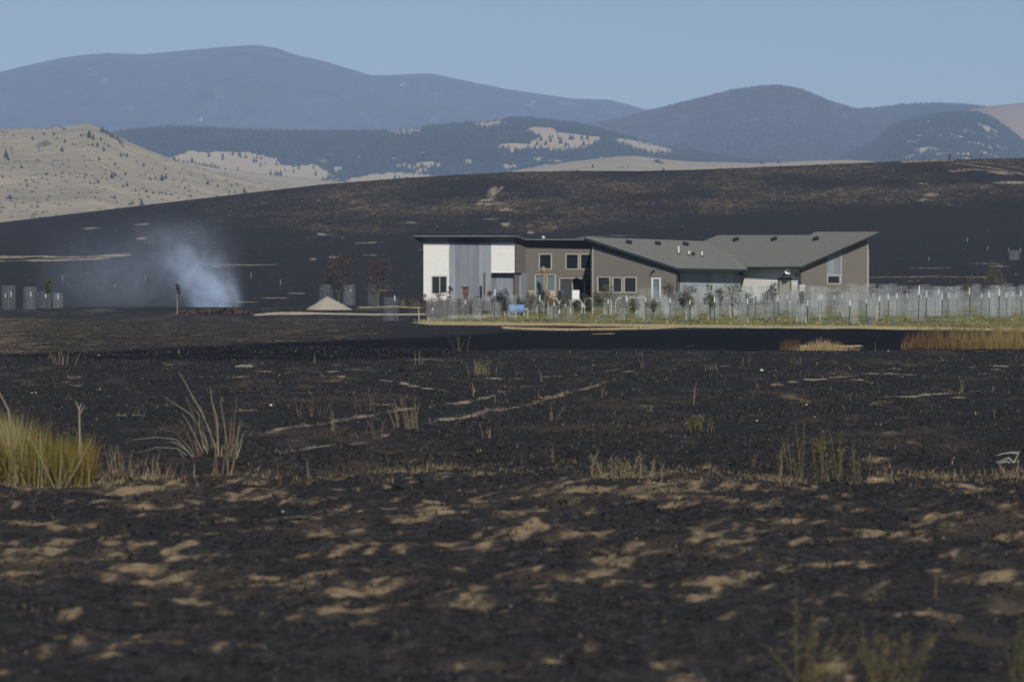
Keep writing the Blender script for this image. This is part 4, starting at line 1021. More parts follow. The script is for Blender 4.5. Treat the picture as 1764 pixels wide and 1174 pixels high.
# white hoops over the beds
hoop_m = pvc_m
for a, b, yt in [(944, 963, 513), (964, 983, 513.5), (983.5, 1002, 514), (1007, 1021, 513), (1041, 1053, 513), (1061, 1077, 512.5), (1080, 1096, 511.5), (1097, 1113, 511.5), (925, 937, 519)]:
    yb = 540; x0, y0 = gpt(a, yb); x1, _ = gpt(b, yb); z = ground(x0, y0); ht = P(a, yt, y0)[2] - z; r = (x1 - x0) / 2; hl = ht - r
    p = [(0, 0, -.05), (0, 0, hl)] + [(r - r * math.cos(t_), 0, hl + r * math.sin(t_)) for t_ in np.linspace(.25, math.pi - .25, 9)] + [(2 * r, 0, hl), (2 * r, 0, -.05)]
    m = MB(); m.tube(p, .024, 5); o = m.build('hoop', hoop_m); o.location = (x0, y0 + random.uniform(-1, 1), z); tag(o, None, 'garden hoop', 'white hoops over the garden beds'); later(o, 'white plastic half round hoop', (a + b) / 2, yb)

# ---- small trees and shrubs
def leaf_cloud(m, c, rx, ry, rz, n, s, cols, rs, shell=.35, squash=1.0):
    for _ in range(n):
        while True:
            q = np.array([rs.uniform(-1, 1) for _ in range(3)]); d = np.linalg.norm(q)
            if d < 1 and rs.random() < shell + (1 - shell) * d: break
        p = np.array(c) + q * (rx, ry, rz); a = rs.uniform(0, 6.28); e = rs.uniform(-1.1, 1.1); k = s * rs.uniform(.6, 1.5)
        u_ = np.array((math.cos(a) * math.cos(e), math.sin(a) * math.cos(e), math.sin(e))) * k; v_ = np.cross(u_, (rs.uniform(-1, 1), rs.uniform(-1, 1), rs.uniform(-1, 1))); v_ = v_ / (np.linalg.norm(v_) + 1e-6) * k * .45
        m.add([p - u_, p + v_, p + u_, p - v_], [(0, 1, 2, 3)], rs.choice(cols))
leaf_m = vcol_mat('leaves', 0.75, .2, .25); bark_m = simple('bark', (0.12, 0.10, 0.085), .9, .3, 6)
def tree(px, yt, yb, wpx, name, lab, cat, cols, n=320, leaf=.05, trunk_frac=.35, dens=1.0, group=None, seed=1, tr=.035, blobs=6, bcol=None, d=None):
    rs = random.Random(seed); x, y = gpt(px, yb) if d is None else ((px - 882) / F * d, d); z = ground(x, y); H = P(px, yt, y)[2] - z; W = wpx / F * y / 2
    r = empty(name, (x, y, z), lab, cat, group)
    t = MB(); top_ = H * .93; tz = H * trunk_frac
    t.tube([(0, 0, -.1), (rs.uniform(-.04, .04), 0, tz * .6), (rs.uniform(-.06, .06), 0, tz), (rs.uniform(-.1, .1) * W, 0, H * .75), (0, 0, top_)], [tr * 1.3, tr, tr * .9, tr * .45, tr * .12], 6)
    cs = []
    for k in range(blobs):
        a = rs.uniform(0, 6.28); rr = W * rs.uniform(.25, .75); zz = tz + (H - tz) * rs.uniform(.12, .85); f = 1 - .5 * max(0, (zz - tz) / (H - tz) - .5)
        c = np.array((math.cos(a) * rr * f, math.sin(a) * rr * f, zz)); cs.append(c)
        t.tube([(0, 0, max(tz * .8, zz - rr * 1.3)), c * (.55, .55, 1) - (0, 0, .12 * rr), c, c + (rs.uniform(-.15, .15) * W, 0, .25 * W)], [tr * .5, tr * .32, tr * .18, tr * .06], 4)
        for _ in range(3):
            e = c + np.array([rs.uniform(-1, 1) * W * .5, rs.uniform(-1, 1) * W * .5, rs.uniform(-.1, .6) * W]); t.tube([c * .7 + np.array((0, 0, zz * .3)) * 1.0, e], [tr * .2, tr * .05], 3)
    t.build('trunk', bcol or bark_m, r)
    m = MB(); cs.append(np.array((0, 0, H * .85)))
    for c in cs:
        q = W * rs.uniform(.35, .6); leaf_cloud(m, c, q, q, min(q * 1.15, (H - tz) * .45), int(n * dens / len(cs)), leaf, cols, rs)
    m.build('crown', leaf_m, r); return r
OL = [(.13, .14, .085), (.17, .17, .11), (.09, .10, .065), (.21, .19, .13)]
GN = [(.07, .11, .03), (.10, .14, .04), (.05, .075, .025), (.17, .16, .05)]
PL = [(.085, .060, .058), (.125, .092, .085), (.055, .040, .040), (.17, .135, .12)]
DG = [(.045, .065, .035), (.06, .085, .045), (.035, .05, .03), (.09, .10, .06)]
BR = [(.14, .105, .07), (.18, .145, .09), (.10, .08, .055)]
tree(584, 438, 530, 62, 'plum_tree', 'dark red leaved plum tree standing behind the gravel heap', 'tree', PL, 2900, .07, .22, group='dark red plum trees left of the house', seed=3, tr=.07, blobs=13)
tree(651, 443, 528, 56, 'plum_tree', 'dark red leaved plum tree growing out of a wire cage near the house', 'tree', PL, 2700, .07, .18, group='dark red plum trees left of the house', seed=5, tr=.06, blobs=13)
tree(86, 474, 532, 17, 'young_tree', 'slim young green tree among the far left wire cages', 'tree', [(.10, .13, .03), (.15, .17, .045), (.07, .09, .03)], 420, .075, .42, seed=7, tr=.045, blobs=7)
tree(305.5, 483, 541, 13, 'young_tree', 'thin lone sapling with a bare stem before the smoke', 'tree', [(.09, .095, .05), (.12, .11, .07), (.06, .06, .04)], 260, .07, .50, seed=9, tr=.04, blobs=5, bcol=simple('pale_bark', (.28, .24, .19), .9, .2, 5))
og = 'small fruit trees in the fenced orchard'
for a in [(1047, 485, 544, 34, OL, 7), (1030, 500, 540, 24, GN, 8), (1152, 483, 546, 30, OL, 11), (1187, 490, 548, 30, OL, 12), (1176, 500, 545, 22, DG, 13), (1224, 500, 550, 26, OL, 14), (1262, 488, 547, 44, OL, 15), (1240, 496, 543, 18, BR, 16), (1333, 485, 545, 30, DG, 17), (1318, 500, 543, 20, OL, 18),
          (914, 506, 543, 34, OL, 21), (937, 500, 541, 34, DG, 22), (958, 520, 546, 20, GN, 24), (992, 515, 546, 22, OL, 25), (1012, 512, 546, 16, GN, 26), (1072, 512, 546, 22, GN, 27), (1094, 515, 546, 20, GN, 28), (1125, 512, 547, 20, OL, 29), (1290, 503, 541, 16, BR, 30), (1380, 500, 540, 16, BR, 31),
          (1500, 494, 538, 18, BR, 32), (1560, 498, 536, 14, BR, 33), (892, 510, 540, 20, OL, 34), (1440, 500, 538, 14, OL, 35), (1622, 492, 532, 20, BR, 36), (1662, 488, 530, 22, BR, 37), (976, 506, 541, 22, OL, 38)]:
    kind = {id(OL): 'grey green', id(GN): 'yellow green', id(DG): 'dark green', id(BR): 'dry brown'}[id(a[4])]
    o = tree(a[0], a[1], a[2], a[3], 'fruit_tree', None, 'fruit tree', a[4], 600, .065, .30, group=og, seed=a[5], tr=.03, blobs=13); later(o, kind + ' fruit tree', a[0], a[2])
tree(1711, 457, 500, 46, 'scrub_tree', 'bushy grey green scrub tree behind the orchard at right', 'tree', OL, 1300, .09, .12, seed=41, tr=.05, blobs=11)
tree(1675, 478, 500, 30, 'scrub_bush', 'low dry bush left of the grey green scrub tree', 'bush', BR, 500, .07, .1, seed=42, tr=.03, blobs=8)
tree(869, 498, 541, 32, 'domed_shrub', 'dark domed shrub before the corrugated wall', 'shrub', [(.035, .036, .038), (.05, .05, .048), (.028, .03, .03)], 1500, .06, .04, seed=43, tr=.03, blobs=11)
for px, yt, yb, w, s_, lab in [(1412, 486, 519, 34, 51, 'brown garage hedge bush, left of the steel panel'), (1438, 484, 520, 36, 52, 'brown bush below the garage panel window'), (1463, 487, 520, 30, 53, 'brown bush right of the garage panel window'), (1487, 489, 520, 20, 54, 'thin brown bush at the right garage corner')]:
    tree(px, yt, yb, w, 'garage_bush', lab, 'bush', BR + [(.09, .09, .05)], 700, .07, .05, group='brown bushes along the garage wall', seed=s_, tr=.03, blobs=9)
for px, yt, yb, w, s_, lab in [(757, 502, 532, 30, 61, 'dark low bush under the white wing window'), (775, 488, 534, 12, 62, 'thin dead shrub at the white and steel wall joint'), (844, 500, 534, 16, 63, 'dead shrub beside the rusty post'), (820, 512, 536, 22, 64, 'low burned shrub before the steel wall'),
                               (728, 505, 533, 16, 65, 'scraggly brown weed bush at the left house corner'), (704, 512, 530, 22, 66, 'brown weed bush left of the house corner'), (790, 515, 536, 16, 67, 'small brown bush beside the rusty cabinet'),
                               (965, 500, 530, 20, 68, 'grey shrub before the sliding door'), (1005, 503, 532, 22, 69, 'dark shrub before the sliding door, right part')]:
    tree(px, yt, yb, w, 'low_shrub', lab, 'shrub', [(.06, .055, .042), (.09, .08, .06), (.045, .042, .035), (.12, .10, .07)], 420, .055, .08, seed=s_, tr=.025, blobs=7)

# ---- objects by the house
def thing_at(px, pyb, d, name, lab, cat):
    x, y, _ = P(px, pyb, d); z = ground(x, y); return empty(name, (x, y, z), lab, cat), z
# blue barrel lying on its side, twin bulge
x, y = gpt(890, 543); z = ground(x, y); r = empty('blue_barrel', (x, y, z), 'blue plastic barrel composter lying sideways on a white stand', 'barrel')
L_ = 28.5 / F * y; Rr = 9.2 / F * y; zc = P(890, 533, y)[2] - z; m = MB()
prof = [(-L_ / 2, Rr * .55), (-L_ / 2 + .03, Rr * .82), (-L_ / 2 + .10, Rr), (-.05, Rr), (-.03, Rr * .93), (.03, Rr * .93), (.05, Rr), (L_ / 2 - .10, Rr), (L_ / 2 - .03, Rr * .82), (L_ / 2, Rr * .55)]
vs = []; n = 18
for u_, rr in prof:
    for k in range(n): vs.append((u_, rr * math.cos(2 * math.pi * k / n), zc + rr * math.sin(2 * math.pi * k / n)))
fs = [(i * n + k, i * n + (k + 1) % n, (i + 1) * n + (k + 1) % n, (i + 1) * n + k) for i in range(len(prof) - 1) for k in range(n)] + [tuple(range(n - 1, -1, -1)), tuple((len(prof) - 1) * n + k for k in range(n))]
m.add(vs, fs); m.build('barrel', simple('barrel_blue', (0.13, 0.25, 0.46), .4, .15, 2), r)
m = MB(); m.tube([(L_ / 2 - .05, 0, zc + .02), (L_ / 2 + .32, 0, zc + .05)], .035, 6); m.build('spout', pvc_m, r)
m = MB()
for sx in (-.45, .45):
    for sy in (-.3, .3): m.box((sx * L_ - .05, sy - .05, -.1), (sx * L_ + .05, sy + .05, zc - Rr * .7))
m.build('stand', stake_m, r)
# rusty cabinet before the steel wall
r, z = thing_at(802, 520, 569, 'rusty_cabinet', 'small rusty brown cabinet on a post before the steel wall', 'cabinet')
m = MB(); zt_ = P(802, 494, 569)[2] - z; zb_ = P(802, 507, 569)[2] - z; m.box((-.30, -.2, zb_), (.32, .2, zt_ - .06)); m.build('box', rust_m, r)
m = MB(); m.prism([(-.42, -.3, zt_ - .05), (.36, -.3, zt_), (.36, .3, zt_), (-.42, .3, zt_ + .02)], (0, 0, -.05)); m.build('roof', dark_m, r)
m = MB(); m.box((-.22, -.12, -.1), (.24, .12, zb_ - .003)); m.build('stand', simple('grey_post', (.10, .09, .085), .8, .3, 4), r)
# bench-like white ledge below the white wing window
r, z = thing_at(757, 520, 569.5, 'outdoor_table', 'pale narrow outdoor table under the white wing window', 'table')
zt_ = P(757, 508.5, 569.5)[2] - z; m = MB(); m.box((-.85, -.3, zt_ - .09), (.95, .3, zt_)); m.build('table_top', simple('pale_table', (.5, .5, .46), .6, .1, 3), r)
for sx in (-.75, .8):
    for sy in (-.24, .2):
        m = MB(); m.box((sx - .04, sy - .04, -.05), (sx + .04, sy + .04, zt_ - .092)); m.build('leg', wood_m, r)
m = MB(); m.tube([(.1, 0, zt_), (.2, 0, zt_ + .12), (.75, 0, zt_ + .2), (.8, 0, zt_ + .02)], [.1, .14, .12, .03], 7); o = m.build('folded_cover', simple('pale_cover', (.42, .42, .36), .8, .2, 4)); o.location = r.location; tag(o, 'crumpled pale cover lying on the narrow outdoor table', 'cover')
# two tan deck chairs and a white board
for px, w, lab in [(915, 10, 'tan folding deck chair left of the porch column'), (950.5, 10, 'tan folding deck chair right of the porch column')]:
    r, z = thing_at(px, 520, 571.5, 'deck_chair', lab, 'deck chair'); r['group'] = 'tan deck chairs on the porch'; zt_ = P(px, 500, 571.5)[2] - z; W_ = w / F * 571 / 2
    m = MB(); m.obox((0, .25, zt_ * .66), (W_, 0, 0), (0, .02, 0), (0, .12, zt_ * .33)); m.build('backrest', simple('tan_canvas', (.42, .30, .20), .8, .1, 4), r)
    m = MB(); m.obox((0, -.1, .42), (W_, 0, 0), (0, .3, -.02), (0, 0, .02)); m.build('seat', bpy.data.materials['tan_canvas'], r)
    for sx in (-1, 1):
        m = MB(); m.tube([(sx * W_, -.4, -.03), (sx * W_, .15, .45), (sx * W_, .42, zt_)], .02, 5); m.build('side_frame', wood_m, r)
        m = MB(); m.tube([(sx * W_ * .9, .4, -.03), (sx * W_ * .9, -.3, .43)], .02, 5); m.build('leg', wood_m, r)
r, z = thing_at(992, 520, 570.8, 'white_board', 'white panel standing upright before the sliding door', 'panel')
zt_ = P(992, 499.5, 570.8)[2] - z; m = MB(); m.obox((0, 0, zt_ / 2), (.36, 0, 0), (0, .025, 0), (0, .06, zt_ / 2)); m.build('panel', pvc_m, r); m = MB(); m.tube([(.2, .1, zt_ * .9), (.22, .55, -.03)], .02, 5); m.build('prop', wood_m, r)
r, z = thing_at(968, 520, 571.5, 'covered_grill', 'grey blue covered grill by the sliding door', 'grill')
zt_ = P(966, 498.5, 571.5)[2] - z; m = MB(); m.lathe((0, 0, 0), [(.42, .02), (.44, zt_ * .45), (.40, zt_ * .8), (.2, zt_ * .97), (.03, zt_)], 10); m.build('cover', simple('grill_cover', (.06, .07, .09), .6, .25, 3), r); m = MB(); m.box((.4, -.25, zt_ * .55), (.95, .25, zt_ * .62)); m.build('side_shelf', dark_m, r)
# white bucket on the garage side
r, z = thing_at(1382, 521, 570, 'white_crate', 'white tote stacked at the left garage corner', 'crate'); zt_ = P(1382, 490.5, 570)[2] - z
m = MB(); m.box((-.26, -.25, 0), (.26, .25, zt_ - .1)); m.build('bin', simple('grey_white_bin', (.5, .5, .5), .6, .1, 3), r); m = MB(); m.box((-.30, -.29, zt_ - .098), (.30, .29, zt_)); m.build('lid', pvc_m, r)

# ---- gravel heap
def heap(px0, px1, pt, pb, name, lab, cat, mat, peak=.44, seed=1, n=46, rough=.05, dd=None):
    x0, y0 = gpt((px0 + px1) / 2, pb); z0 = float(GZ(x0, y0)); w = (px1 - px0) / F * y0 / 2; h = P(px0, pt, y0)[2] - z0
    g = np.linspace(-1.15, 1.15, n); U, V = np.meshgrid(g, g); rr = np.hypot(U - (peak - .5) * 2 * .0, V); 
    ppx = (peak - .5) * 2
    ang = np.arctan2(V, U - ppx * (1 - np.clip(rr, 0, 1)))
    r2 = np.hypot(U - ppx * (1 - rr.clip(0, 1)), V) + .06 * fbm(U * 2.1 + seed, V * 2.1, 3, seed)
    Z = h * (np.clip(1 - r2, 0, 1) ** .92) * 1.03 + rough * fbm(U * 9, V * 9, 3, seed + 2) * (r2 < 1.02) - .06 * (r2 > 1)
    dp = w * (dd or .9); m = grid_mesh(name, U * w, V * dp, Z); m.materials.append(mat); o = bpy.data.objects.new(name, m); link(o); o.location = (x0, y0 + dp * .6, z0 - .02); tag(o, lab, cat); return o
heap(527, 606, 510.5, 533.5, 'gravel_heap', 'pale cone shaped gravel heap before the left plum tree', 'gravel heap', simple('gravel', (.33, .30, .25), .95, .6, 9), peak=.46, seed=4, rough=.14)
# ---- smouldering brush pile
bx, by = gpt(372, 540.5); bz = ground(bx, by); r = empty('brush_pile', (bx, by, bz), 'low smouldering pile of reddish brown burned brush', 'brush pile')
rs = random.Random(5); m = MB(); cols = []
mk = [simple('burned_brush', (.075, .052, .038), .9, .5, 3), simple('scorched_sticks', (.17, .115, .075), .9, .4, 3), simple('charred_wood', (.022, .02, .02), .9, .3, 3)]
for kind, nst in ((0, 420), (1, 130), (2, 220)):
    m = MB()
    for _ in range(nst):
        u_ = rs.uniform(-2.9, 2.9); hh = .42 * math.exp(-((u_ - 1.4) / 1.2) ** 2) + .20 * math.exp(-((u_ + .9) / 1.5) ** 2) + .04
        q = np.array((u_, rs.uniform(-1.1, 1.1), rs.uniform(0, hh))); a = rs.uniform(0, 6.28); e = rs.uniform(-.5, .6); l = rs.uniform(.12, .5); d_ = np.array((math.cos(a) * math.cos(e), math.sin(a) * math.cos(e), math.sin(e))) * l
        if q[2] - abs(d_[2]) < -.05: q[2] += .1
        m.tube([q - d_, q + d_ * .2 + (0, 0, rs.uniform(-.04, .04)), q + d_], [.03, .026, .012], 4)
    for _ in range(nst // 6):
        u_ = rs.uniform(-2.8, 2.8); hh = .5 * math.exp(-((u_ - 1.4) / 1.2) ** 2) + .25 * math.exp(-((u_ + .9) / 1.5) ** 2); m.obox((u_, rs.uniform(-.9, .9), hh * .45), (rs.uniform(.1, .25), rs.uniform(-.08, .08), .03), (-.05, .2, 0), (.03, 0, max(.05, hh * .5)))
    o = m.build(['brush', 'sticks', 'charred_branches'][kind], mk[kind], r)
# ---- smoke
sx0, sx1 = P(40, 500, 531)[0], P(430, 500, 531)[0]; m = MB(); m.box((sx0, 527.5, bz + .1), (sx1, 541, bz + 9.8))
t = NT('smoke'); pos = t.pos(); sep = t.n('ShaderNodeSeparateXYZ'); t.set(sep.inputs[0], pos)
wob = t.n('ShaderNodeTexNoise'); t.set(wob.inputs['Vector'], pos); wob.inputs['Scale'].default_value = .28; wob.inputs['Detail'].default_value = 3
ws = t.n('ShaderNodeSeparateColor'); t.set(ws.inputs[0], wob.outputs['Color'])
hz_ = t.math('SUBTRACT', sep.outputs[2], bz)
hn = t.math('MAXIMUM', hz_, 0.0)
# plume axis leans left as it rises; it widens with height
ax_ = t.math('ADD', P(366, 530, 533)[0], t.math('MULTIPLY', t.math('POWER', hn, 1.15), -0.33)); ax_ = t.math('ADD', ax_, t.math('MULTIPLY', t.math('SUBTRACT', ws.outputs[0], .5), 3.2))
wd = t.math('MULTIPLY_ADD', hn, 0.25, 1.2)
ex = t.math('DIVIDE', t.math('SUBTRACT', sep.outputs[0], ax_), wd); ey = t.math('DIVIDE', t.math('SUBTRACT', sep.outputs[1], 534.0), t.math('MULTIPLY_ADD', hn, .25, 1.0))
g = t.math('EXPONENT', t.math('MULTIPLY', t.math('ADD', t.math('MULTIPLY', ex, ex), t.math('MULTIPLY', ey, ey)), -1.0))
nz = t.noise(t.map(pos, (1, 1, .8)), .55, 5, .62, .6); nzz = t.math('MULTIPLY', t.math('SUBTRACT', nz, .34), 3.2, clamp=True)
fade = t.math('EXPONENT', t.math('MULTIPLY', hn, -0.60))
core_ = t.math('MULTIPLY', t.math('MULTIPLY', g, nzz), t.math('MULTIPLY', fade, 6.0))
# thin veil drifting left
vx = t.math('DIVIDE', t.math('SUBTRACT', sep.outputs[0], P(215, 500, 533)[0]), 6.2); vz = t.math('DIVIDE', t.math('SUBTRACT', hz_, 3.2), 3.1)
vg = t.math('EXPONENT', t.math('MULTIPLY', t.math('ADD', t.math('MULTIPLY', vx, vx), t.math('MULTIPLY', vz, vz)), -1.0))
veil = t.math('MULTIPLY', t.math('MULTIPLY', vg, t.math('MULTIPLY', t.math('SUBTRACT', nz, .30), 2.5, clamp=True)), 0.034)
dens = t.math('ADD', core_, veil)
dens = t.math('MULTIPLY', dens, t.math('MULTIPLY', hz_, 2.5, clamp=True)); 
edge = t.math('MULTIPLY', t.math('MULTIPLY', t.math('SUBTRACT', sep.outputs[0], sx0), .5, clamp=True), t.math('MULTIPLY', t.math('SUBTRACT', sx1, sep.outputs[0]), .8, clamp=True)); dens = t.math('MULTIPLY', dens, edge)
dens = t.math('MULTIPLY', dens, t.math('MULTIPLY', t.math('SUBTRACT', bz + 9.6, sep.outputs[2]), .5, clamp=True))
pv = t.n('ShaderNodeVolumePrincipled'); pv.inputs['Color'].default_value = (.64, .78, 1.0, 1); pv.inputs['Anisotropy'].default_value = -.3; t.set(pv.inputs['Density'], dens)
t.t.links.new(pv.outputs[0], t.out.inputs['Volume']); sm = m.build('smoke', t.m); tag(sm, 'thin blue smoke rising from the brush pile', kind='stuff')

dull_white = simple('dull_white_tip', (.34, .34, .33), .8, .1, 4)
# ---- posts on the ridge
rg = 'marker posts on the burned slope'
for i, (px, yt, yb, lab) in enumerate([(108, 473, 497, 'thin marker post above the far left wire cages'), (198, 489, 505, 'short pale marker post left of the smoke'), (250, 473, 498, 'thin marker post at the left edge of the smoke'), (393, 484, 496, 'small pale marker post just right of the smoke'),
        (433, 469, 495, 'tall pale marker post right of the smoke'), (483, 481, 505, 'dim marker post left of the plum trees'), (1600, 443, 457, 'pale marker post low on the slope right of the house'), (1667, 409, 431, 'tall thin marker post on the slope right of the house'),
        (1701, 424, 440, 'white tipped marker post on the right slope'), (1737, 427, 441, 'white tipped post left of the far cage'), (1757, 427, 446, 'white tipped post right of the far cage'), (1636, 265, 277, 'thick dark post on the ridge crest'), (1591, 269, 276.5, 'thin short post in pale grass on the crest'),
        (1662, 265, 275, 'thin post on the crest, right of the thick one'), (1673, 263, 274.5, 'thin tall crest post, fourth from left along the crest'), (1688, 266, 274, 'leaning thin post on the ridge crest'), (1745, 267, 280, 'pale post near the right end of the crest'), (9, 505, 512, 'left of two white tips inside the leftmost cage'),
        (19, 501, 511, 'right of two white tips inside the leftmost cage'), (53, 502, 510, 'white tip inside the second left cage'), (79, 506, 513, 'white tip inside the cage left of the young tree'), (100, 506, 515, 'white tip inside the cage right of the young tree'), (680, 509, 518, 'white tip inside the lone square cage'), (604, 498, 502, 'white tip inside the cage right of the gravel heap')]):
    if i >= 17:      # tips of stakes that stand inside the cages
        yb2 = 532 if px < 120 else (553 if px == 680 else 526); x, y = gpt(px, yb2); z = ground(x, y); zt_ = P(px, yt, y)[2] - z
        r = empty('fence_post', (x, y, z), lab, 'fence post', 'stakes holding the wire cages'); m = MB(); k = (yb - yt) / F * y
        m.box((-.02, -.03, -.05), (.02, .03, zt_ - k)); m.build('post', post_green, r); m = MB(); m.box((-.032, -.032, zt_ - k + .002), (.032, .032, zt_)); m.build('white_tip', post_white, r); continue
    x, y = gpt(px, yb); z = ground(x, y); h = P(px, yt, y)[2] - z; s_ = y / F; dark = 1591 <= px <= 1690 and yb < 300
    r = empty('marker_post', (x, y, z), lab, 'post', rg if not dark else 'fence posts on the crest'); wr = (1.3 if px == 1636 else .5) * s_
    m = MB(); lean = .25 * h if px == 1688 else rs.uniform(-.04, .04) * h
    m.tube([(0, 0, -.3), (lean * .6, 0, h * .6)], wr * (.6 if not dark else 1), 6); m.build('post', post_green if not dark else simple('dark_post', (.03, .03, .03), .9, .2, 2), r)
    m = MB(); m.tube([(lean * .6, 0, h * .6 + .01), (lean, 0, h)], wr, 6); m.build('post_top', dull_white if not dark else bpy.data.materials['charred_wood'], r)
flush_labels()

# ------------------------------------------------------------------ burned stubble, litter and grasses
def tri_scatter(name, X, Y, Z, H, W, C, mat, label, lean=.35, seed=1, parent=None):
    rs = np.random.RandomState(seed); n = len(X); a = rs.uniform(0, math.pi, n); dx = np.cos(a) * W / 2; dy = np.sin(a) * W / 2 * .7
    V = np.zeros((n, 3, 3), np.float32)
    V[:, 0] = np.stack([X - dx, Y - dy, Z - .004], -1); V[:, 1] = np.stack([X + dx, Y + dy, Z - .004], -1)
    V[:, 2] = np.stack([X + rs.normal(0, lean, n) * H, Y + rs.normal(0, lean, n) * H, Z + H], -1)
    T = np.arange(3 * n, dtype=np.int32)
    me = bpy.data.meshes.new(name); me.vertices.add(3 * n); me.vertices.foreach_set('co', V.ravel()); me.loops.add(3 * n); me.loops.foreach_set('vertex_index', T); me.polygons.add(n)
    me.polygons.foreach_set('loop_start', np.arange(0, 3 * n, 3, dtype=np.int32))
    try: me.polygons.foreach_set('loop_total', np.full(n, 3, np.int32))
    except Exception: pass
    me.update(calc_edges=True); ca = me.color_attributes.new('Col', 'FLOAT_COLOR', 'POINT'); cc = np.ones((n, 3, 4), np.float32); cc[..., :3] = C[:, None, :]; ca.data.foreach_set('color', cc.ravel())
    me.materials.append(mat); o = bpy.data.objects.new(name, me); link(o); tag(o, label, kind='stuff'); return o
grass_m = vcol_mat('dry_grass_blades', .8, .15, .3)
stub_m = vcol_mat('charred_stubble', .9, .1, 0)
# a coarse look-up of the ground masks so that tufts take the colour of what they grow from
def mask_at(x, y, arr):
    i = np.clip(np.searchsorted(ys, y), 0, len(ys) - 1); w_ = 3 + .1 * np.maximum(y, 0); j = np.clip(np.searchsorted(UC, x / w_), 0, len(UC) - 1); return arr[i, j]
rs = np.random.RandomState(77)
def region(n, y0, y1, k=1.0, half=.098, pad=.6):
    q = rs.rand(n); Y = (y0 ** k + q * (y1 ** k - y0 ** k)) ** (1 / k); X = rs.uniform(-1, 1, n) * (half * Y + pad); return X, Y
def pick(n, cols, p):
    c = np.array(cols)[rs.choice(len(cols), n, p=p)]; return c * rs.uniform(.7, 1.35, (n, 1))
BLK, DGR, GRY, TAN_, STR = (.014, .014, .016), (.035, .034, .035), (.10, .098, .095), (.27, .20, .13), (.42, .34, .20)
# near and middle field
X, Y = region(170000, 25, 70, 1.0); so_ = mask_at(X, Y, soil); cl = fbm(X / .5, Y / .9, 2, 201)
keep = rs.rand(len(X)) < np.clip(.36 + cl * 1.3 - .30 * so_, .03, 1); X, Y, so_ = X[keep], Y[keep], so_[keep]
C = pick(len(X), [BLK, DGR, (.055, .050, .045), (.12, .10, .08)], [.48, .32, .16, .04]); H = rs.gamma(2.0, .0052, len(X)) + .004; W = rs.uniform(.010, .045, len(X)) * (Y / 45)
tri_scatter('burned_stubble', X, Y, GZ(X, Y) + MZ(X, Y), H, W, C, stub_m, 'short charred stubble over the near field', .5, 1)
X, Y = region(210000, 62, 215, .5); cl = fbm(X / 1.2, Y / 5, 3, 203); keep = rs.rand(len(X)) < np.clip(.5 + cl * 1.7, .04, 1); X, Y = X[keep], Y[keep]
C = pick(len(X), [BLK, DGR, (.068, .067, .066), GRY, TAN_], [.40, .34, .20, .045, .015]); pl = mask_at(X, Y, np.maximum(pale, soil)) > .35; C[pl & (rs.rand(len(X)) < .5)] *= 0; C[(C.sum(1) == 0)] = np.array((.26, .21, .15)) * .9
H = rs.gamma(2.5, .0105, len(X)) + .008; W = rs.uniform(.010, .024, len(X)) * (Y / 80) ** .6
tri_scatter('burned_stubble', X, Y, GZ(X, Y) + MZ(X, Y), H, W, C, stub_m, 'charred stubble and grey ash tufts over the middle field', .5, 2)
# pale straw fringe at the edge of the burned strip
n = 26000; pxs = rs.uniform(-60, 1830, n); yl = interp(pxs, [(-200, 846), (0, 842), (160, 836), (430, 824), (560, 826), (700, 820), (900, 814), (1060, 818), (1130, 829), (1330, 832), (1500, 829), (1600, 826), (1764, 831), (1950, 836)])
yl = yl + rs.normal(0, 5.0, n) - 3; Y = CAMZ * F / (yl - 508); X = (pxs - 882) / F * Y; cl = fbm(X / .6, Y / 1.5, 2, 207); keep = rs.rand(n) < np.clip(.40 + 1.9 * cl, .03, 1); X, Y = X[keep], Y[keep]
C = pick(len(X), [BLK, (.09, .06, .045), TAN_, STR, (.30, .27, .13)], [.20, .22, .25, .22, .11]); H = rs.gamma(1.8, .020, len(X)) * np.clip(.6 + 1.6 * fbm(X / 1.4, Y / 2, 2, 208), .25, 2) + .006
tri_scatter('straw_fringe', X, Y, GZ(X, Y) + MZ(X, Y), H, rs.uniform(.006, .014, len(X)), C, grass_m, 'short straw stubble along the edge of the burned strip', .4, 3)
# ridge: grass clump skeletons
X, Y = region(120000, 640, 1400, 1.0, .097, 3); up_ = mask_at(X, Y, brown); keep = rs.rand(len(X)) < .12 + .88 * np.clip(up_ * 1.2, 0, 1) * np.clip(.6 + 1.3 * fbm(X / 9, Y / 40, 3, 211), .1, 1); X, Y, up_ = X[keep], Y[keep], up_[keep]
C = pick(len(X), [(.022, .022, .023), (.06, .053, .044), (.10, .086, .064), (.19, .165, .12)], [.48, .30, .17, .05]); H = rs.uniform(.08, .36, len(X)) * (.4 + .6 * np.clip(up_ * 1.5, 0, 1))
tri_scatter('burned_clumps', X, Y, GZ(X, Y) + MZ(X, Y), H, H * rs.uniform(.8, 1.6, len(X)), C, stub_m, 'burned grass clumps all over the ridge', .2, 4)
# trampled field stubble, left
X, Y = region(16000, 215, 420, 1.0, .095, 2); tb = mask_at(X, Y, brown); keep = (rs.rand(len(X)) < .15 + tb) & (mask_at(X, Y, char) < .5) & (mask_at(X, Y, orch) < .3); X, Y = X[keep], Y[keep]
C = pick(len(X), [BLK, DGR, (.085, .072, .058), (.17, .14, .10)], [.35, .3, .25, .10])
tri_scatter('burned_stubble', X, Y, GZ(X, Y) + MZ(X, Y), rs.gamma(3, .014, len(X)), rs.uniform(.04, .12, len(X)), C, stub_m, 'charred stubble on the trampled field to the left', .4, 5)
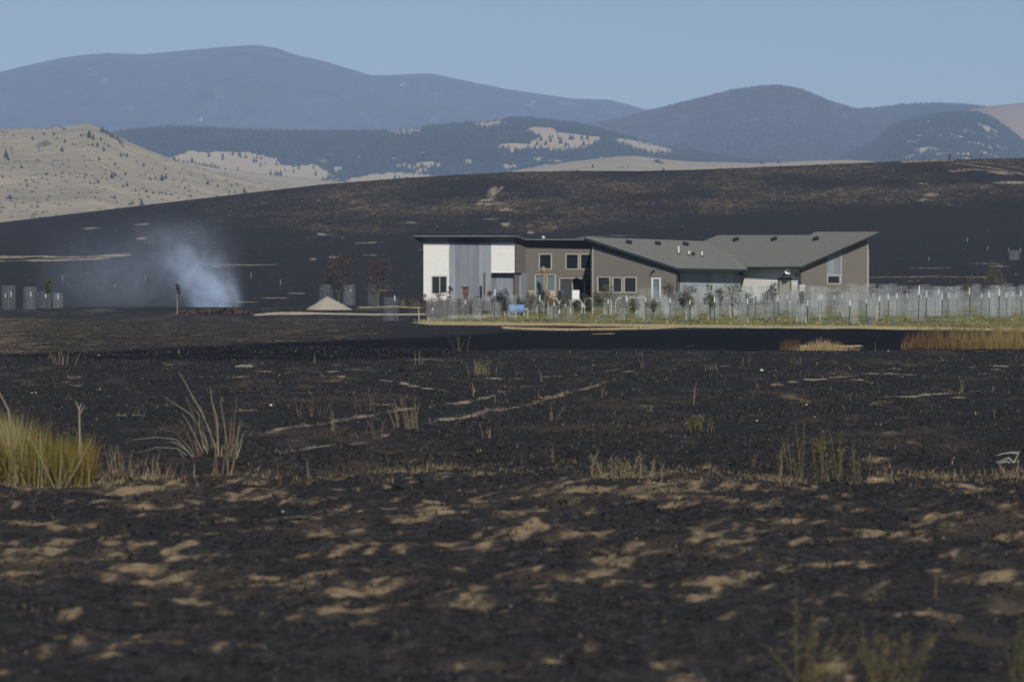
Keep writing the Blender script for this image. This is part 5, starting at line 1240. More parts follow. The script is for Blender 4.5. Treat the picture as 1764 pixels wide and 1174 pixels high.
# orchard grass
n = 70000; X, Y = region(n, 300, 520, 1.0, .1, 4); gr = mask_at(X, Y, orch); fr_ = mask_at(X, Y, frs); cl = fbm(X / 2.2, Y / 7, 3, 213)
keep = (gr > .3) & (rs.rand(n) < np.clip(.45 + cl * 1.4 - .25 * fr_, .1, 1)); X, Y, fr_, cl = X[keep], Y[keep], fr_[keep], cl[keep]
C = pick(len(X), [(.08, .11, .04), (.16, .165, .065), (.29, .25, .12), (.42, .36, .20)], [.28, .24, .25, .23]); C[fr_ > .5] = pick(int((fr_ > .5).sum()), [(.40, .33, .19), (.50, .42, .25), (.30, .25, .13)], [.4, .35, .25])
H = rs.gamma(3, .021, len(X)) * (1 + 1.3 * np.clip(cl, 0, 1)) * np.where(fr_ > .5, .6, 1.2)
tri_scatter('orchard_grass', X, Y, GZ(X, Y) + MZ(X, Y), H, rs.uniform(.04, .12, len(X)), C, grass_m, 'short green and straw coloured grass on the orchard floor', .4, 6)

# dry weeds and litter along the foot of the house
n = 15000; dd_ = rs.uniform(540, 570.5, n); pxs = np.concatenate([rs.uniform(690, 930, n // 2), rs.uniform(690, 1520, n - n // 2)]); X = (pxs - 882) / F * dd_; Y = dd_; keep = rs.rand(n) < np.clip(.5 + 1.2 * fbm(X / 1.5, Y / 3, 3, 215), .08, 1); X, Y = X[keep], Y[keep]
C = pick(len(X), [(.05, .045, .04), (.12, .10, .075), (.24, .20, .13), (.14, .14, .07), (.33, .31, .26)], [.34, .28, .18, .14, .06])
tri_scatter('yard_weeds', X, Y, GZ(X, Y) + MZ(X, Y), rs.gamma(2.2, .11, len(X)), rs.uniform(.05, .18, len(X)), C, grass_m, 'dry weeds and litter along the foot of the house', .3, 8)

def blades(m, cx, cy, n, hmin, hmax, w, cols, rx, ry, lean=.2, rsd=None, bend=.25, wind=(0, 0), base=None, dens=None):
    rr = rsd
    for _ in range(n):
        a = rr.uniform(0, 6.28); q = math.sqrt(rr.random()); x = cx + rx * q * math.cos(a); y = cy + ry * q * math.sin(a); h = rr.uniform(hmin, hmax)
        z = 0 if base is None else base(x, y); lx = rr.gauss(0, lean) * h + wind[0] * h + (x - cx) / max(rx, .01) * .15 * h; ly = rr.gauss(0, lean) * h
        m.blade((x, y, z - .02), (x + lx * .6, y + ly * .6, z + h), w * rr.uniform(.6, 1.4), rr.choice(cols), bend=(lx * bend + wind[0] * h * .3, ly * bend, -abs(lx) * .25), segs=3)

# reed stand, rust coloured on the left, straw green on the right
def field_z(x, y): return float(GZ(x, y) + MZ(x, y))
rr = random.Random(31); m = MB()
def reed_top(px): return float(np.interp(px, [1545, 1572, 1600, 1650, 1700, 1764, 1900], [592, 570, 563, 556, 549, 553, 555]))
for _ in range(6400):
    px = rr.uniform(1552, 1860); pb = 598 - abs(rr.gauss(0, 1)) * 6.5; x, y = gpt(px, pb) if rr.random() < .0 else ((px - 882) / F * (CAMZ + .2) * F / (pb - 508), (CAMZ + .2) * F / (pb - 508))
    z = float(GZ(x, y)); h = (598 - reed_top(px)) / F * y * rr.uniform(.35, 1.0) * float(np.clip((.80 + .75 * noise2(px / 15.0, y / 30.0, 301) + .55 * noise2(px / 5.0, y / 10, 302)), .28, 1.25)) * (1 if rr.random() < .92 else 1.18); f = min(1, max(0, (px - 1600 + rr.gauss(0, 35)) / 110))
    c = rr.choice([(.16, .100, .055), (.12, .075, .045), (.25, .17, .085), (.08, .058, .042)] if rr.random() > f else [(.33, .28, .11), (.26, .24, .085), (.40, .33, .15), (.20, .17, .07)])
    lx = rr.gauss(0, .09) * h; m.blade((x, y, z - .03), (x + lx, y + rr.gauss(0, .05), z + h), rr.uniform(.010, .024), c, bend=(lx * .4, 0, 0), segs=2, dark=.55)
o = m.build('reed_stand', grass_m); tag(o, 'stand of reeds, rust brown at left turning straw green', kind='stuff')
m = MB()
for _ in range(900):
    px = rr.gauss(1422, 32); pb = 600 - abs(rr.gauss(0, 3)); y = (CAMZ + .2) * F / (pb - 508); x = (px - 882) / F * y; h = max(.08, (12 + rr.gauss(0, 5)) * math.exp(-((px - 1415) / 48) ** 2)) / F * y
    m.blade((x, y, float(GZ(x, y)) - .02), (x + rr.gauss(0, .12) * h, y, float(GZ(x, y)) + h), rr.uniform(.015, .03), rr.choice([(.44, .34, .18), (.50, .40, .22), (.33, .23, .11), (.24, .14, .07)]), segs=2)
for _ in range(160):
    px = rr.uniform(1345, 1378); pb = 599 - rr.random() * 3; y = (CAMZ + .2) * F / (pb - 508); x = (px - 882) / F * y; h = rr.uniform(8, 24) / F * y
    m.blade((x, y, float(GZ(x, y)) - .02), (x + rr.gauss(0, .12) * h, y, float(GZ(x, y)) + h), .018, rr.choice([(.13, .07, .04), (.2, .11, .06), (.09, .05, .03)]), segs=2)
o = m.build('straw_patch', grass_m); tag(o, 'small unburned straw patch left of the reeds', 'grass patch'); 

# big unburned grass clump at the left edge
gx, gy = gpt(62, 832); gz = ground(gx, gy); k = gy / F
r = empty('grass_clump', (gx, gy, gz), 'big unburned yellow green grass clump at the left picture edge', 'grass clump'); rr = random.Random(17); m = MB()
GC = [(.22, .19, .04), (.31, .26, .06), (.12, .115, .022), (.34, .27, .09), (.09, .08, .02)]
def ctop(px): return float(np.interp(px, [-80, 0, 20, 45, 70, 100, 130, 165, 180], [690, 697, 700, 708, 722, 735, 738, 738, 790]))
base = lambda x, y: field_z(gx + x, gy + y) - gz
for _ in range(5200):
    px = rr.uniform(-75, 158); ly = rr.uniform(-.75, .9); x = (px - 62) * k; hh = (832 - ctop(px)) * k; q = rr.random(); h = hh * (.50 + .56 * q * q) * (1.0 - .08 * abs(ly))
    c = rr.choice(GC if q > .2 else [(.13, .10, .045), (.09, .07, .035)]); lean = rr.gauss(.0, .17) + (.06 if px < 40 else 0)
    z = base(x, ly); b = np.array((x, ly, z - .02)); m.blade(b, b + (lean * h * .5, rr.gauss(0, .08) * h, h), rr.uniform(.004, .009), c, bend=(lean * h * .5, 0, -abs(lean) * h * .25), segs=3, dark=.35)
m.build('green_blades', grass_m, r); m = MB()
for _ in range(230):
    px = rr.gauss(12, 17); ly = rr.uniform(-.8, .3); x = (px - 62) * k; h = (832 - ctop(px)) * k * rr.uniform(.8, 1.06); z = base(x, ly); ln = rr.gauss(-.10, .10)
    m.blade((x + .12, ly, z - .02), (x + .12 + ln * h, ly, z + h), .007, rr.choice([(.44, .38, .19), (.38, .33, .14), (.5, .43, .26)]), bend=(ln * h * .8, 0, -.03), segs=3)
m.build('straw_blades', grass_m, r); m = MB()
for _ in range(190):
    px = rr.uniform(-40, 165); ly = rr.uniform(-.95, -.3); x = (px - 62) * k; h = rr.uniform(.18, .55); z = base(x, ly); ln = rr.gauss(0, .28); m.blade((x, ly, z - .02), (x + ln * h, ly, z + h), .008, rr.choice([(.30, .25, .13), (.22, .17, .10), (.36, .30, .16), (.2, .19, .07)]), segs=2)
for a, b in [((96, 833), (50, 750)), ((108, 830), (158, 755)), ((72, 830), (68, 745)), ((100, 826), (106, 750)), ((65, 831), (66, 775))]:
    p0 = P(*a, gy - .8) - (gx, gy, gz); p1 = P(*b, gy - .8) - (gx, gy, gz); p0[2] = base(p0[0], p0[1]) - .02; m.tube([p0, (p0 + p1) / 2 + (.01, 0, 0), p1], [.008, .007, .004], 4, col=(.34, .30, .17))
m.build('bare_stalks', grass_m, r)
tw = MB(); q0 = P(137, 735, gy) ; z0 = ground(q0[0], gy) ; o0 = np.array((q0[0], gy, z0)); T_ = lambda a, b: P(a, b, gy) - o0
tw.tube([T_(138, 800), T_(137, 735), T_(136.5, 706)], [.012, .01, .008], 5); tw.tube([T_(136.5, 706), T_(130, 690)], [.008, .004], 4); tw.tube([T_(136.5, 706), T_(140, 694)], [.008, .004], 4); tw.tube([T_(138, 712), T_(145, 700)], [.007, .003], 4)
tw.v = [(a, b, max(c, -.03)) for a, b, c in tw.v]
o = tw.build('dead_twig', simple('pinkish_dead_stem', (.33, .25, .19), .9, .2, 8)); o.location = tuple(o0); tag(o, 'forked bare twig sticking up behind the grass clump', 'twig')
st = MB(); q0 = P(3, 690, gy + .4); o0 = np.array((q0[0], gy + .4, ground(q0[0], gy + .4))); T_ = lambda a, b: P(a, b, gy + .4) - o0
st.tube([T_(30, 820), T_(14, 705), T_(-3, 672)], [.01, .008, .005], 5); o = st.build('dead_stalk', bpy.data.materials['pinkish_dead_stem']); o.location = tuple(o0); tag(o, 'long bare stalk leaning left out of the grass clump', 'stalk')

# bare stemmed bush, left of centre
gx, gy = gpt(371, 793); gz = ground(gx, gy); k = gy / F; r = empty('stem_bush', (gx, gy, gz), 'burned bush of bare pale stems fanning up, left of centre', 'bush'); rr = random.Random(23)
pale_stem = simple('pale_green_stem', (.25, .24, .16), .85, .3, 9); brown_stem = simple('brown_stem', (.20, .14, .09), .9, .3, 9); green_stem = simple('green_stem', (.13, .11, .06), .85, .3, 9)
def stem(pts, r0, mat, name='stem', par=None):
    par = par or r; o = np.array(par.location); m = MB(); n = len(pts); w = []
    for i, (a, b) in enumerate(pts): w.append(P(a, b, gy + off) - o)
    w[0][2] = min(w[0][2], -.02) if w[0][2] < .06 else w[0][2]
    rad = [r0 * (1 - .75 * i / (n - 1)) for i in range(n)]; m.tube(w, rad, 5); return m.build(name, mat, par)
off = 0
for pts, r0, mt in [([(371, 795), (369, 765), (360, 738), (350, 715), (336, 690), (322, 664), (309, 640)], .016, pale_stem), ([(377, 795), (376, 760), (374, 720), (366, 690), (363, 665)], .014, pale_stem), ([(365, 796), (352, 768), (340, 735), (330, 715), (318, 705), (300, 695), (282, 682)], .012, pale_stem),
                    ([(352, 796), (349, 760), (338, 725), (326, 700), (320, 680)], .012, green_stem), ([(356, 796), (350, 765), (344, 735), (343, 712), (337, 708)], .010, pale_stem), ([(358, 796), (345, 770), (332, 742), (322, 722), (313, 712)], .010, pale_stem), ([(385, 796), (389, 760), (388, 725), (382, 690)], .011, green_stem),
                    ([(392, 794), (392, 770), (387, 735), (381, 700), (381, 685)], .009, pale_stem), ([(396, 790), (402, 750), (405, 715), (409, 680)], .009, brown_stem), ([(405, 795), (408, 765), (412, 740), (414, 722)], .010, pale_stem), ([(408, 770), (415, 755), (424, 742)], .007, pale_stem), ([(345, 796), (335, 775), (322, 745), (314, 724)], .009, green_stem),
                    ([(342, 797), (320, 775), (300, 762), (285, 761)], .009, pale_stem), ([(348, 798), (330, 790), (305, 772), (270, 770), (235, 780)], .009, pale_stem), ([(340, 792), (320, 772), (302, 756), (270, 753), (225, 757)], .010, pale_stem), ([(338, 784), (318, 770), (290, 755), (262, 752), (215, 762)], .008, green_stem), ([(375, 745), (370, 715), (365, 690), (364, 672)], .008, brown_stem),
                    ([(350, 715), (345, 700), (333, 690), (326, 672)], .007, green_stem), ([(343, 715), (332, 700), (322, 686)], .006, green_stem), ([(361, 797), (358, 770), (352, 750), (347, 742)], .011, pale_stem), ([(381, 797), (382, 775), (384, 765)], .015, pale_stem), ([(368, 797), (366, 782), (366, 778)], .018, pale_stem), ([(372, 797), (373, 780)], .02, pale_stem),
                    ([(329, 797), (318, 788), (305, 775)], .008, pale_stem), ([(400, 790), (404, 760), (402, 735)], .007, brown_stem), ([(384, 690), (383, 684), (378, 684)], .006, pale_stem), ([(357, 760), (352, 745), (350, 736)], .006, brown_stem), ([(398, 795), (396, 760), (399, 720), (400, 700)], .006, brown_stem), ([(334, 797), (331, 775), (333, 765)], .008, green_stem)]:
    off = rr.uniform(-.25, .25); stem([(a + rr.uniform(-1, 1), b) for a, b in pts], r0 * .72, mt)
for i_ in range(26):
    px0 = rr.uniform(338, 408); tp = px0 + (px0 - 372) * rr.uniform(.3, 1.0) + rr.uniform(-22, 10); ht_ = rr.uniform(28, 95); off = rr.uniform(-.3, .3)
    stem([(px0, 796), ((px0 * 2 + tp) / 3, 796 - ht_ * .45), (tp, 796 - ht_)], .0055, rr.choice([pale_stem, brown_stem, brown_stem, green_stem]))
mb_ = MB()
for _ in range(60):
    a = rr.uniform(0, 6.28); q = rr.uniform(.05, .3); mb_.tube([(q * math.cos(a), q * math.sin(a) * .7, -.03), (q * math.cos(a) * 1.15, q * math.sin(a) * .8, rr.uniform(.05, .14))], [.016, .012], 5)
mb_.build('charred_stubs', mk[2], r)
gx2, gy2 = gpt(392, 823); r2 = empty('stem_bush', (gx2, gy2, ground(gx2, gy2)), 'thin brown stems rising just in front of the bare bush', 'bush'); gsave = gy; gy = gy2; off = 0
for pts, mt in [([(368, 823), (369, 800), (371, 775)], brown_stem), ([(372, 823), (373, 795), (372, 780)], brown_stem), ([(382, 823), (385, 800), (387, 780)], brown_stem), ([(391, 823), (393, 800), (392, 775), (391, 760)], brown_stem), ([(396, 820), (402, 800), (405, 780), (411, 735)], brown_stem),
                ([(393, 822), (400, 806), (404, 785)], pale_stem), ([(334, 826), (335, 805), (334, 798)], pale_stem), ([(395, 823), (390, 790), (388, 770)], brown_stem), ([(407, 790), (414, 770), (418, 745)], pale_stem)]:
    stem(pts, .008, mt, par=r2)
gy = gsave

# dry weeds: every clump of stalks is a thing
wrs = random.Random(91)
def weed(px, pb, hpx, n, spread, mat, lab, lean=.18, rad=.005, leafy=None, name='dry_weed', cat='weed', lx=0.0, twig=.5, nl=60, group=None):
    x, y = gpt(px, pb); z = ground(x, y); k = y / F; r = empty(name, (x, y, z), lab, cat, group); m = MB(); H = hpx * k * .93; rad = rad * .8; lv = MB()
    for i in range(n):
        h = H * wrs.uniform(.45, 1.0) if i else H; bx_ = wrs.gauss(0, spread * k * .35); by_ = wrs.gauss(0, spread * k * .3); a = wrs.gauss(lx, lean) + bx_ / (spread * k + .01) * .25; b = wrs.gauss(0, lean); bz_ = ground(x + bx_, y + by_) - z - .02
        p = [np.array((bx_, by_, bz_)), np.array((bx_ + a * h * .4, by_ + b * h * .4, h * .5)), np.array((bx_ + a * h, by_ + b * h, h))]
        m.tube(p, [rad, rad * .8, rad * .4], 4)
        for _ in range(int(wrs.random() < twig) + int(wrs.random() < twig)):
            t_ = wrs.uniform(.4, .9); q = p[0] + (p[2] - p[0]) * t_; m.tube([q, q + (wrs.uniform(-.2, .2) * h, wrs.uniform(-.1, .1) * h, wrs.uniform(.08, .25) * h)], [rad * .6, rad * .25], 3)
        if leafy:
            for _ in range(nl // n):
                t_ = wrs.uniform(.25, 1); q = p[0] + (p[2] - p[0]) * t_ + np.array([wrs.gauss(0, .02) for _ in range(3)]); d_ = np.array([wrs.uniform(-1, 1), wrs.uniform(-1, 1), wrs.uniform(-.3, 1)]) * wrs.uniform(.01, .028)
                c_ = np.cross(d_, (0, 1, 0)) * .35; lv.add([q, q + d_ * .5 + c_, q + d_, q + d_ * .5 - c_], [(0, 1, 2, 3)], wrs.choice(leafy))
    m.build('stems', mat, r)
    if leafy: lv.build('leaves', leaf_m, r)
    return r
red_stem = simple('reddish_dead_stem', (.16, .105, .08), .9, .3, 9); tan_stem = simple('tan_dead_stem', (.25, .20, .13), .9, .3, 9); dark_stem = simple('burned_stem', (.05, .043, .04), .9, .3, 9)
YG = [(.15, .125, .045), (.22, .18, .07), (.09, .075, .03)]; GG = [(.13, .135, .07), (.17, .17, .09), (.10, .10, .055)]
for a in [(709, 735, 58, 16, 34, tan_stem, 'fan shaped tan weed clump between the two wheel tracks'), (628, 708, 42, 9, 44, red_stem, 'reddish forked weed left of the tan fan clump'), (652, 757, 46, 5, 16, red_stem, 'reddish leaning stalks where the lower wheel track starts'), (541, 718, 48, 10, 34, red_stem, 'reddish weed clump above the upper wheel track, left end'),
          (517, 716, 42, 2, 6, red_stem, 'pair of thin reddish stalks left of the reddish clump'), (573, 745, 46, 3, 5, tan_stem, 'single thin stalk beside the upper wheel track'), (816, 684, 30, 2, 4, tan_stem, 'short stalk at the right end of the upper wheel track'), (837, 757, 30, 4, 14, tan_stem, 'pale forked stubs by the small black mound'),
          (945, 727, 34, 4, 18, tan_stem, 'crooked pale stalks below the lower wheel track'), (926, 690, 22, 3, 10, red_stem, 'small reddish stalks near the end of the lower wheel track'), (1122, 710, 14, 5, 14, tan_stem, 'little pale stub cluster right of centre field'), (1194, 700, 45, 2, 3, tan_stem, 'thin upright stalk in the centre right field'), (976, 662, 36, 2, 4, dark_stem, 'thin dark stalk above the lower wheel track'),
          (933, 658, 22, 2, 3, tan_stem, 'lone short stalk above the wheel tracks'), (1036, 685, 38, 3, 5, red_stem, 'reddish stalk at the right tip of the lower wheel track'), (1107, 638, 36, 4, 10, red_stem, 'small forked reddish plant in the upper centre field'), (1223, 640, 14, 5, 28, tan_stem, 'row of short pale stubs on the middle field'), (1278, 630, 16, 1, 2, tan_stem, 'short pale peg like stalk, upper right field'),
          (1289, 632, 24, 2, 5, red_stem, 'thin reddish stalk right of the pale peg'), (1303, 672, 22, 3, 8, red_stem, 'small reddish stalk in the right middle field'), (1367, 622, 20, 4, 18, dark_stem, 'dark weed below the small straw patch'), (1507, 612, 18, 1, 3, tan_stem, 'thin stalk below the gap between straw patch and reeds'), (1597, 610, 18, 1, 3, tan_stem, 'short stalk under the rusty end of the reeds'),
          (1659, 680, 32, 2, 4, tan_stem, 'thin pale stalk in the far right middle field'), (1659, 622, 10, 1, 3, tan_stem, 'tiny stalk below the reed stand'), (955, 805, 38, 3, 8, red_stem, 'pale bent stalk on the left side of the centre straw edge'), (1249, 800, 40, 1, 4, dark_stem, 'lone thin stalk above the straw edge right of centre'), (1296, 805, 32, 2, 4, red_stem, 'short reddish stalk above the straw edge'),
          (482, 835, 26, 3, 5, red_stem, 'short reddish stalk on the straw edge, left of centre'), (531, 828, 42, 2, 4, tan_stem, 'thin pale stalk on the straw edge, left of centre'), (574, 822, 70, 3, 10, dark_stem, 'tall faint dark stalks above the straw edge'), (677, 830, 14, 3, 8, tan_stem, 'short tan stubs on the straw edge near centre'), (480, 830, 24, 2, 5, red_stem, 'low reddish stub beside the left straw edge'),
          (1580, 838, 34, 2, 6, red_stem, 'pinkish forked stalk standing on the right straw edge'), (1610, 1040, 54, 1, 4, red_stem, 'leaning pinkish stalk in the right foreground'), (1528, 826, 24, 2, 8, tan_stem, 'leaning pale twig above the right straw edge'), (107, 629, 28, 9, 30, tan_stem, 'low pale twiggy weed at the far left field edge'),
          (720, 640, 26, 3, 8, tan_stem, 'small stalk on top of the rounded black mound'), (545, 625, 22, 2, 5, tan_stem, 'tiny stalk in the black hollow, left of centre'), (1712, 720, 16, 1, 3, tan_stem, 'tiny stalk at the right side of the field'), (855, 690, 16, 2, 4, tan_stem, 'very short stalk right of the upper track end'), (690, 695, 22, 4, 14, red_stem, 'faint reddish stalks behind the tan fan clump'),
          (480, 690, 24, 2, 4, dark_stem, 'dim stalk in the left middle field'), (307, 610, 10, 3, 8, tan_stem, 'pale tuft on the edge of the black hollow'), (680, 1075, 80, 4, 18, dark_stem, 'dark blurred stalks in the near foreground left of centre'), (478, 940, 40, 3, 14, dark_stem, 'faint dark weed in the near foreground, left'), (770, 1080, 60, 3, 14, dark_stem, 'dark blurred stalks in the near foreground centre')]:
    px, pb, h, n, sp_, mt, lab = a; weed(px, pb, h, n, sp_, mt, lab, rad=.0040 * (1 + pb / 1600) if pb > 700 else .007 * (1 + (700 - pb) / 170), lx=-.15 if px in (652, 517, 955, 1610) else 0, lean=.22 if n > 3 else .1)
for a in [(1062, 822, 46, 26, 62, GG, 'grey green leafy weed clump on the straw edge, right of centre'), (1112, 822, 50, 9, 44, GG, 'leafy weed with tall bent stalks beside the grey green clump'), (1203, 745, 32, 20, 30, YG, 'olive green tuft in the right middle field'), (1374, 824, 110, 6, 26, YG, 'tall thin flower spikes, left group of the right foreground weeds'),
          (1412, 826, 84, 5, 26, YG, 'thin dark stalks between the two tall weed groups'), (1440, 826, 104, 12, 42, YG, 'tall yellow green weed cluster on the right straw edge'), (1472, 826, 70, 4, 16, YG, 'thin weeds right of the yellow green cluster'), (790, 605, 33, 9, 24, YG, 'olive weed in the black hollow under the house'), (827, 645, 28, 24, 34, GG, 'bushy grey weed tuft below the olive weed'),
          (1374, 630, 20, 5, 20, YG, 'small olive stalks below the straw patch')]:
    px, pb, h, n, sp_, lf, lab = a; weed(px, pb, h, n, sp_, green_stem if lf is YG else tan_stem, lab, rad=.005 * (1 + pb / 1600) if pb > 700 else .010, leafy=lf, nl=n * 22, lean=.12 if h > 60 else .25)
for a in [(205, 822, 60, 10, 22, tan_stem, 'upright tan stalks just right of the grass clump'), (232, 826, 58, 10, 24, red_stem, 'reddish stalks between grass clump and bare bush, middle'), (262, 826, 50, 10, 24, tan_stem, 'tan stalks in front left of the bare bush'), (296, 828, 40, 12, 26, red_stem, 'low tangled reddish weeds before the bare bush'), (186, 832, 44, 6, 18, red_stem, 'reddish stems at the right foot of the grass clump'),
          (450, 832, 30, 10, 34, dark_stem, 'dark low weeds right of the bare bush foot'), (1018, 800, 20, 6, 14, tan_stem, 'short stubs above the centre straw edge'), (1480, 820, 40, 3, 10, dark_stem, 'dark thin stems at the right weed cluster'), (1345, 822, 60, 4, 10, tan_stem, 'thin pale stalks left of the tall flower spikes')]:
    px, pb, h, n, sp_, mt, lab = a; weed(px, pb, h, n, sp_, mt, lab, rad=.0055, lean=.12)
# blurred yellow green plants at the bottom right
for px, d, hpx, n, sp_, lab in [(1400, 26.6, 118, 12, 60, 'blurred yellow green plant at the bottom right, left stems'), (1530, 26.4, 92, 14, 70, 'blurred leafy plant at the bottom right, right stems'), (1371, 27.3, 175, 2, 5, 'blurred tall green stalk at the bottom right'), (1752, 26.8, 120, 9, 24, 'blurred dark green plant at the bottom right corner')]:
    x = (px - 882) / F * d; z = ground(x, d); k = d / F; r = empty('leafy_weed', (x, d, z), lab, 'weed'); m = MB(); lv = MB(); H = CAMZ - (1174 - hpx - 508) * k - z
    for i in range(n):
        h = H * wrs.uniform(.6, 1) if i else H; bx_ = wrs.gauss(0, sp_ * k * .2); ln = wrs.gauss(.2, .38) if n > 2 else .0
        p = [np.array((bx_, wrs.gauss(0, .1), -.03)), np.array((bx_ + ln * h * .45, 0, h * .5)), np.array((bx_ + ln * h, 0, h))]; m.tube(p, [.003, .0026, .0012], 5)
        for _ in range(34):
            t_ = wrs.uniform(.3, 1); q = p[0] + (p[2] - p[0]) * t_ + np.array([wrs.gauss(0, .012) for _ in range(3)]); d_ = np.array([wrs.uniform(-1, 1), wrs.uniform(-1, 1), wrs.uniform(-.2, 1)]) * wrs.uniform(.008, .022); c_ = np.cross(d_, (0, 1, 0)) * .4
            lv.add([q, q + d_ * .5 + c_, q + d_, q + d_ * .5 - c_], [(0, 1, 2, 3)], wrs.choice([(.125, .105, .045), (.18, .15, .065), (.09, .075, .035)] if px < 1700 else [(.07, .075, .02), (.10, .10, .03)]))
    m.build('stems', green_stem, r); lv.build('leaves', leaf_m, r)
# pale fallen branch, right
gy = gpt(1735, 800)[1]; q = P(1738, 798, gy); o0 = (q[0], gy, ground(q[0], gy)); r = empty('fallen_branch', o0, 'pale grey forked branch lying at the right side of the field', 'branch'); off = 0; gstem = simple('weathered_branch', (.34, .33, .31), .85, .15, 9)
for pts in [[(1745, 798), (1750, 790), (1757, 775)], [(1745, 797), (1735, 794), (1722, 797), (1712, 800)], [(1750, 789), (1738, 788), (1728, 792), (1716, 796)], [(1754, 780), (1742, 779), (1728, 781), (1716, 784)], [(1747, 797), (1751, 798), (1756, 792)]]: stem(pts, .012, gstem, 'twig', r)
# burned log, left field edge
q = gpt(420, 634); m = MB(); m.tube([(-.22, 0, .02), (-.05, .02, .04), (.18, -.02, .035), (.24, 0, .03)], [.035, .045, .035, .02], 7); m.tube([(.15, 0, .06), (.20, 0, .10)], [.02, .012], 5); o = m.build('burned_log', simple('grey_log', (.20, .19, .165), .9, .3, 8)); o.location = (q[0], q[1], ground(*q)); tag(o, 'pale grey log stump at the edge of the black hollow', 'log')
# white stones
smat = simple('pale_stone', (.55, .54, .52), .8, .2, 12)
for px, pb, s_, lab in [(467, 697, 6, 'white round stone in the left middle field'), (170, 612, 3, 'tiny white stone by the hollow, left'), (55, 676, 3, 'small white stone, left of the paired stones'), (62, 676, 3, 'small white stone, right of the pair at left'), (172, 674, 3, 'small stone on the left dark mounds'), (71, 713, 3, 'white stone above the grass clump'), (1304, 727, 4, 'white pebble right middle field, upper'),
                        (1389, 698, 4, 'pale pebble above the right weeds'), (1404, 722, 4, 'pale pebble left above the tall weeds'), (1396, 773, 4, 'pale pebble near the tall weed tops'), (1644, 790, 3, 'white pebble in the right field'), (487, 884, 4, 'white pebble in the left foreground'), (1125, 887, 5, 'white pebble in the centre foreground'), (967, 844, 5, 'pale stone on the bare soil, centre'), (1270, 869, 8, 'pair-like pale stone in the right foreground'),
                        (1312, 641, 6, 'bluish white stone in the upper right field'), (1500, 1028, 11, 'round tan stone in the right foreground, left'), (1512, 1034, 10, 'round tan stone touching its left neighbour'), (1532, 1030, 10, 'round tan stone, right of the touching two'), (880, 1042, 6, 'pale pebble beside the big sandy patch'), (1530, 612, 3, 'small stone below the reeds')]:
    x, y = gpt(px, pb); k = y / F * s_ / 2; m = MB(); sr = random.Random(px); vs = []
    prof = [(.02, -1), (.75, -.6), (1, 0), (.8, .55), (.35, .9), (.02, 1)]
    m.lathe((0, 0, 0), [(k * a * 1.1, k * b * .75) for a, b in prof], 8); m.v = [(a * sr.uniform(.85, 1.2), b * sr.uniform(.85, 1.2), c * sr.uniform(.85, 1.15)) for a, b, c in m.v]
    o = m.build('stone', smat if s_ < 9 else simple('tan_stone', (.42, .35, .24), .9, .2, 12), smooth=True); o.location = (x, y, ground(x, y) + k * .4); tag(o, lab, 'stone', 'loose stones on the burned field')
for px, pb, s_, lab in [(806, 763, 24, 'small black clod mound left of the pale stubs'), (1150, 712, 16, 'small dark clod beside the pale stub cluster'), (1190, 702, 10, 'dark clod at the foot of the upright stalk'), (705, 642, 40, 'rounded black hummock in the upper field, left of centre')]:
    x, y = gpt(px, pb); k = y / F * s_ / 2; m = MB(); m.lathe((0, 0, 0), [(k, -.03), (k * .9, k * .28), (k * .6, k * .55), (k * .2, k * .66), (.01, k * .67)], 12); sr = random.Random(px); m.v = [(a * sr.uniform(.8, 1.15), b * sr.uniform(.8, 1.15), c * sr.uniform(.8, 1.1)) for a, b, c in m.v]
    o = m.build('earth_clod', mk[2], smooth=True); o.location = (x, y, ground(x, y)); tag(o, lab, 'mound', 'black mounds in the field')

# ------------------------------------------------------------------ trees on the far grass hills
pine_m = simple('pine_needles', (.036, .055, .042), .9, .3, .8); trunk_m = simple('pine_trunk', (.10, .08, .06), .9, .2, 2)
def pine_meshes(seed, wide=False):
    rs = random.Random(seed); m = MB(); n = 7 if not wide else 4; w0 = .26 if not wide else .62
    for i in range(n):
        t_ = i / n; z0 = .10 + .86 * t_; z1 = min(1.0, z0 + .30 * (1 - .5 * t_)); r0 = w0 * (1 - t_) ** .75 * rs.uniform(.8, 1.2) + .03; k = 8; ox, oy = rs.uniform(-.05, .05), rs.uniform(-.05, .05)
        vs = [(ox + r0 * rs.uniform(.7, 1.2) * math.cos(2 * math.pi * j / k), oy + r0 * rs.uniform(.7, 1.2) * math.sin(2 * math.pi * j / k), z0 + rs.uniform(-.04, .03)) for j in range(k)] + [(ox * .5, oy * .5, z1), (0, 0, z0 + .05)]
        m.add(vs, [(j, (j + 1) % k, k) for j in range(k)] + [((j + 1) % k, j, k + 1) for j in range(k)])
    a = m.mesh('crown'); a.materials.append(pine_m); m = MB(); m.tube([(0, 0, -.08), (0, 0, .6)], [.035, .015], 5); b = m.mesh('trunk'); b.materials.append(trunk_m); return a, b
PM = [pine_meshes(i) for i in range(4)]; SM = [pine_meshes(i + 20, True) for i in range(3)]
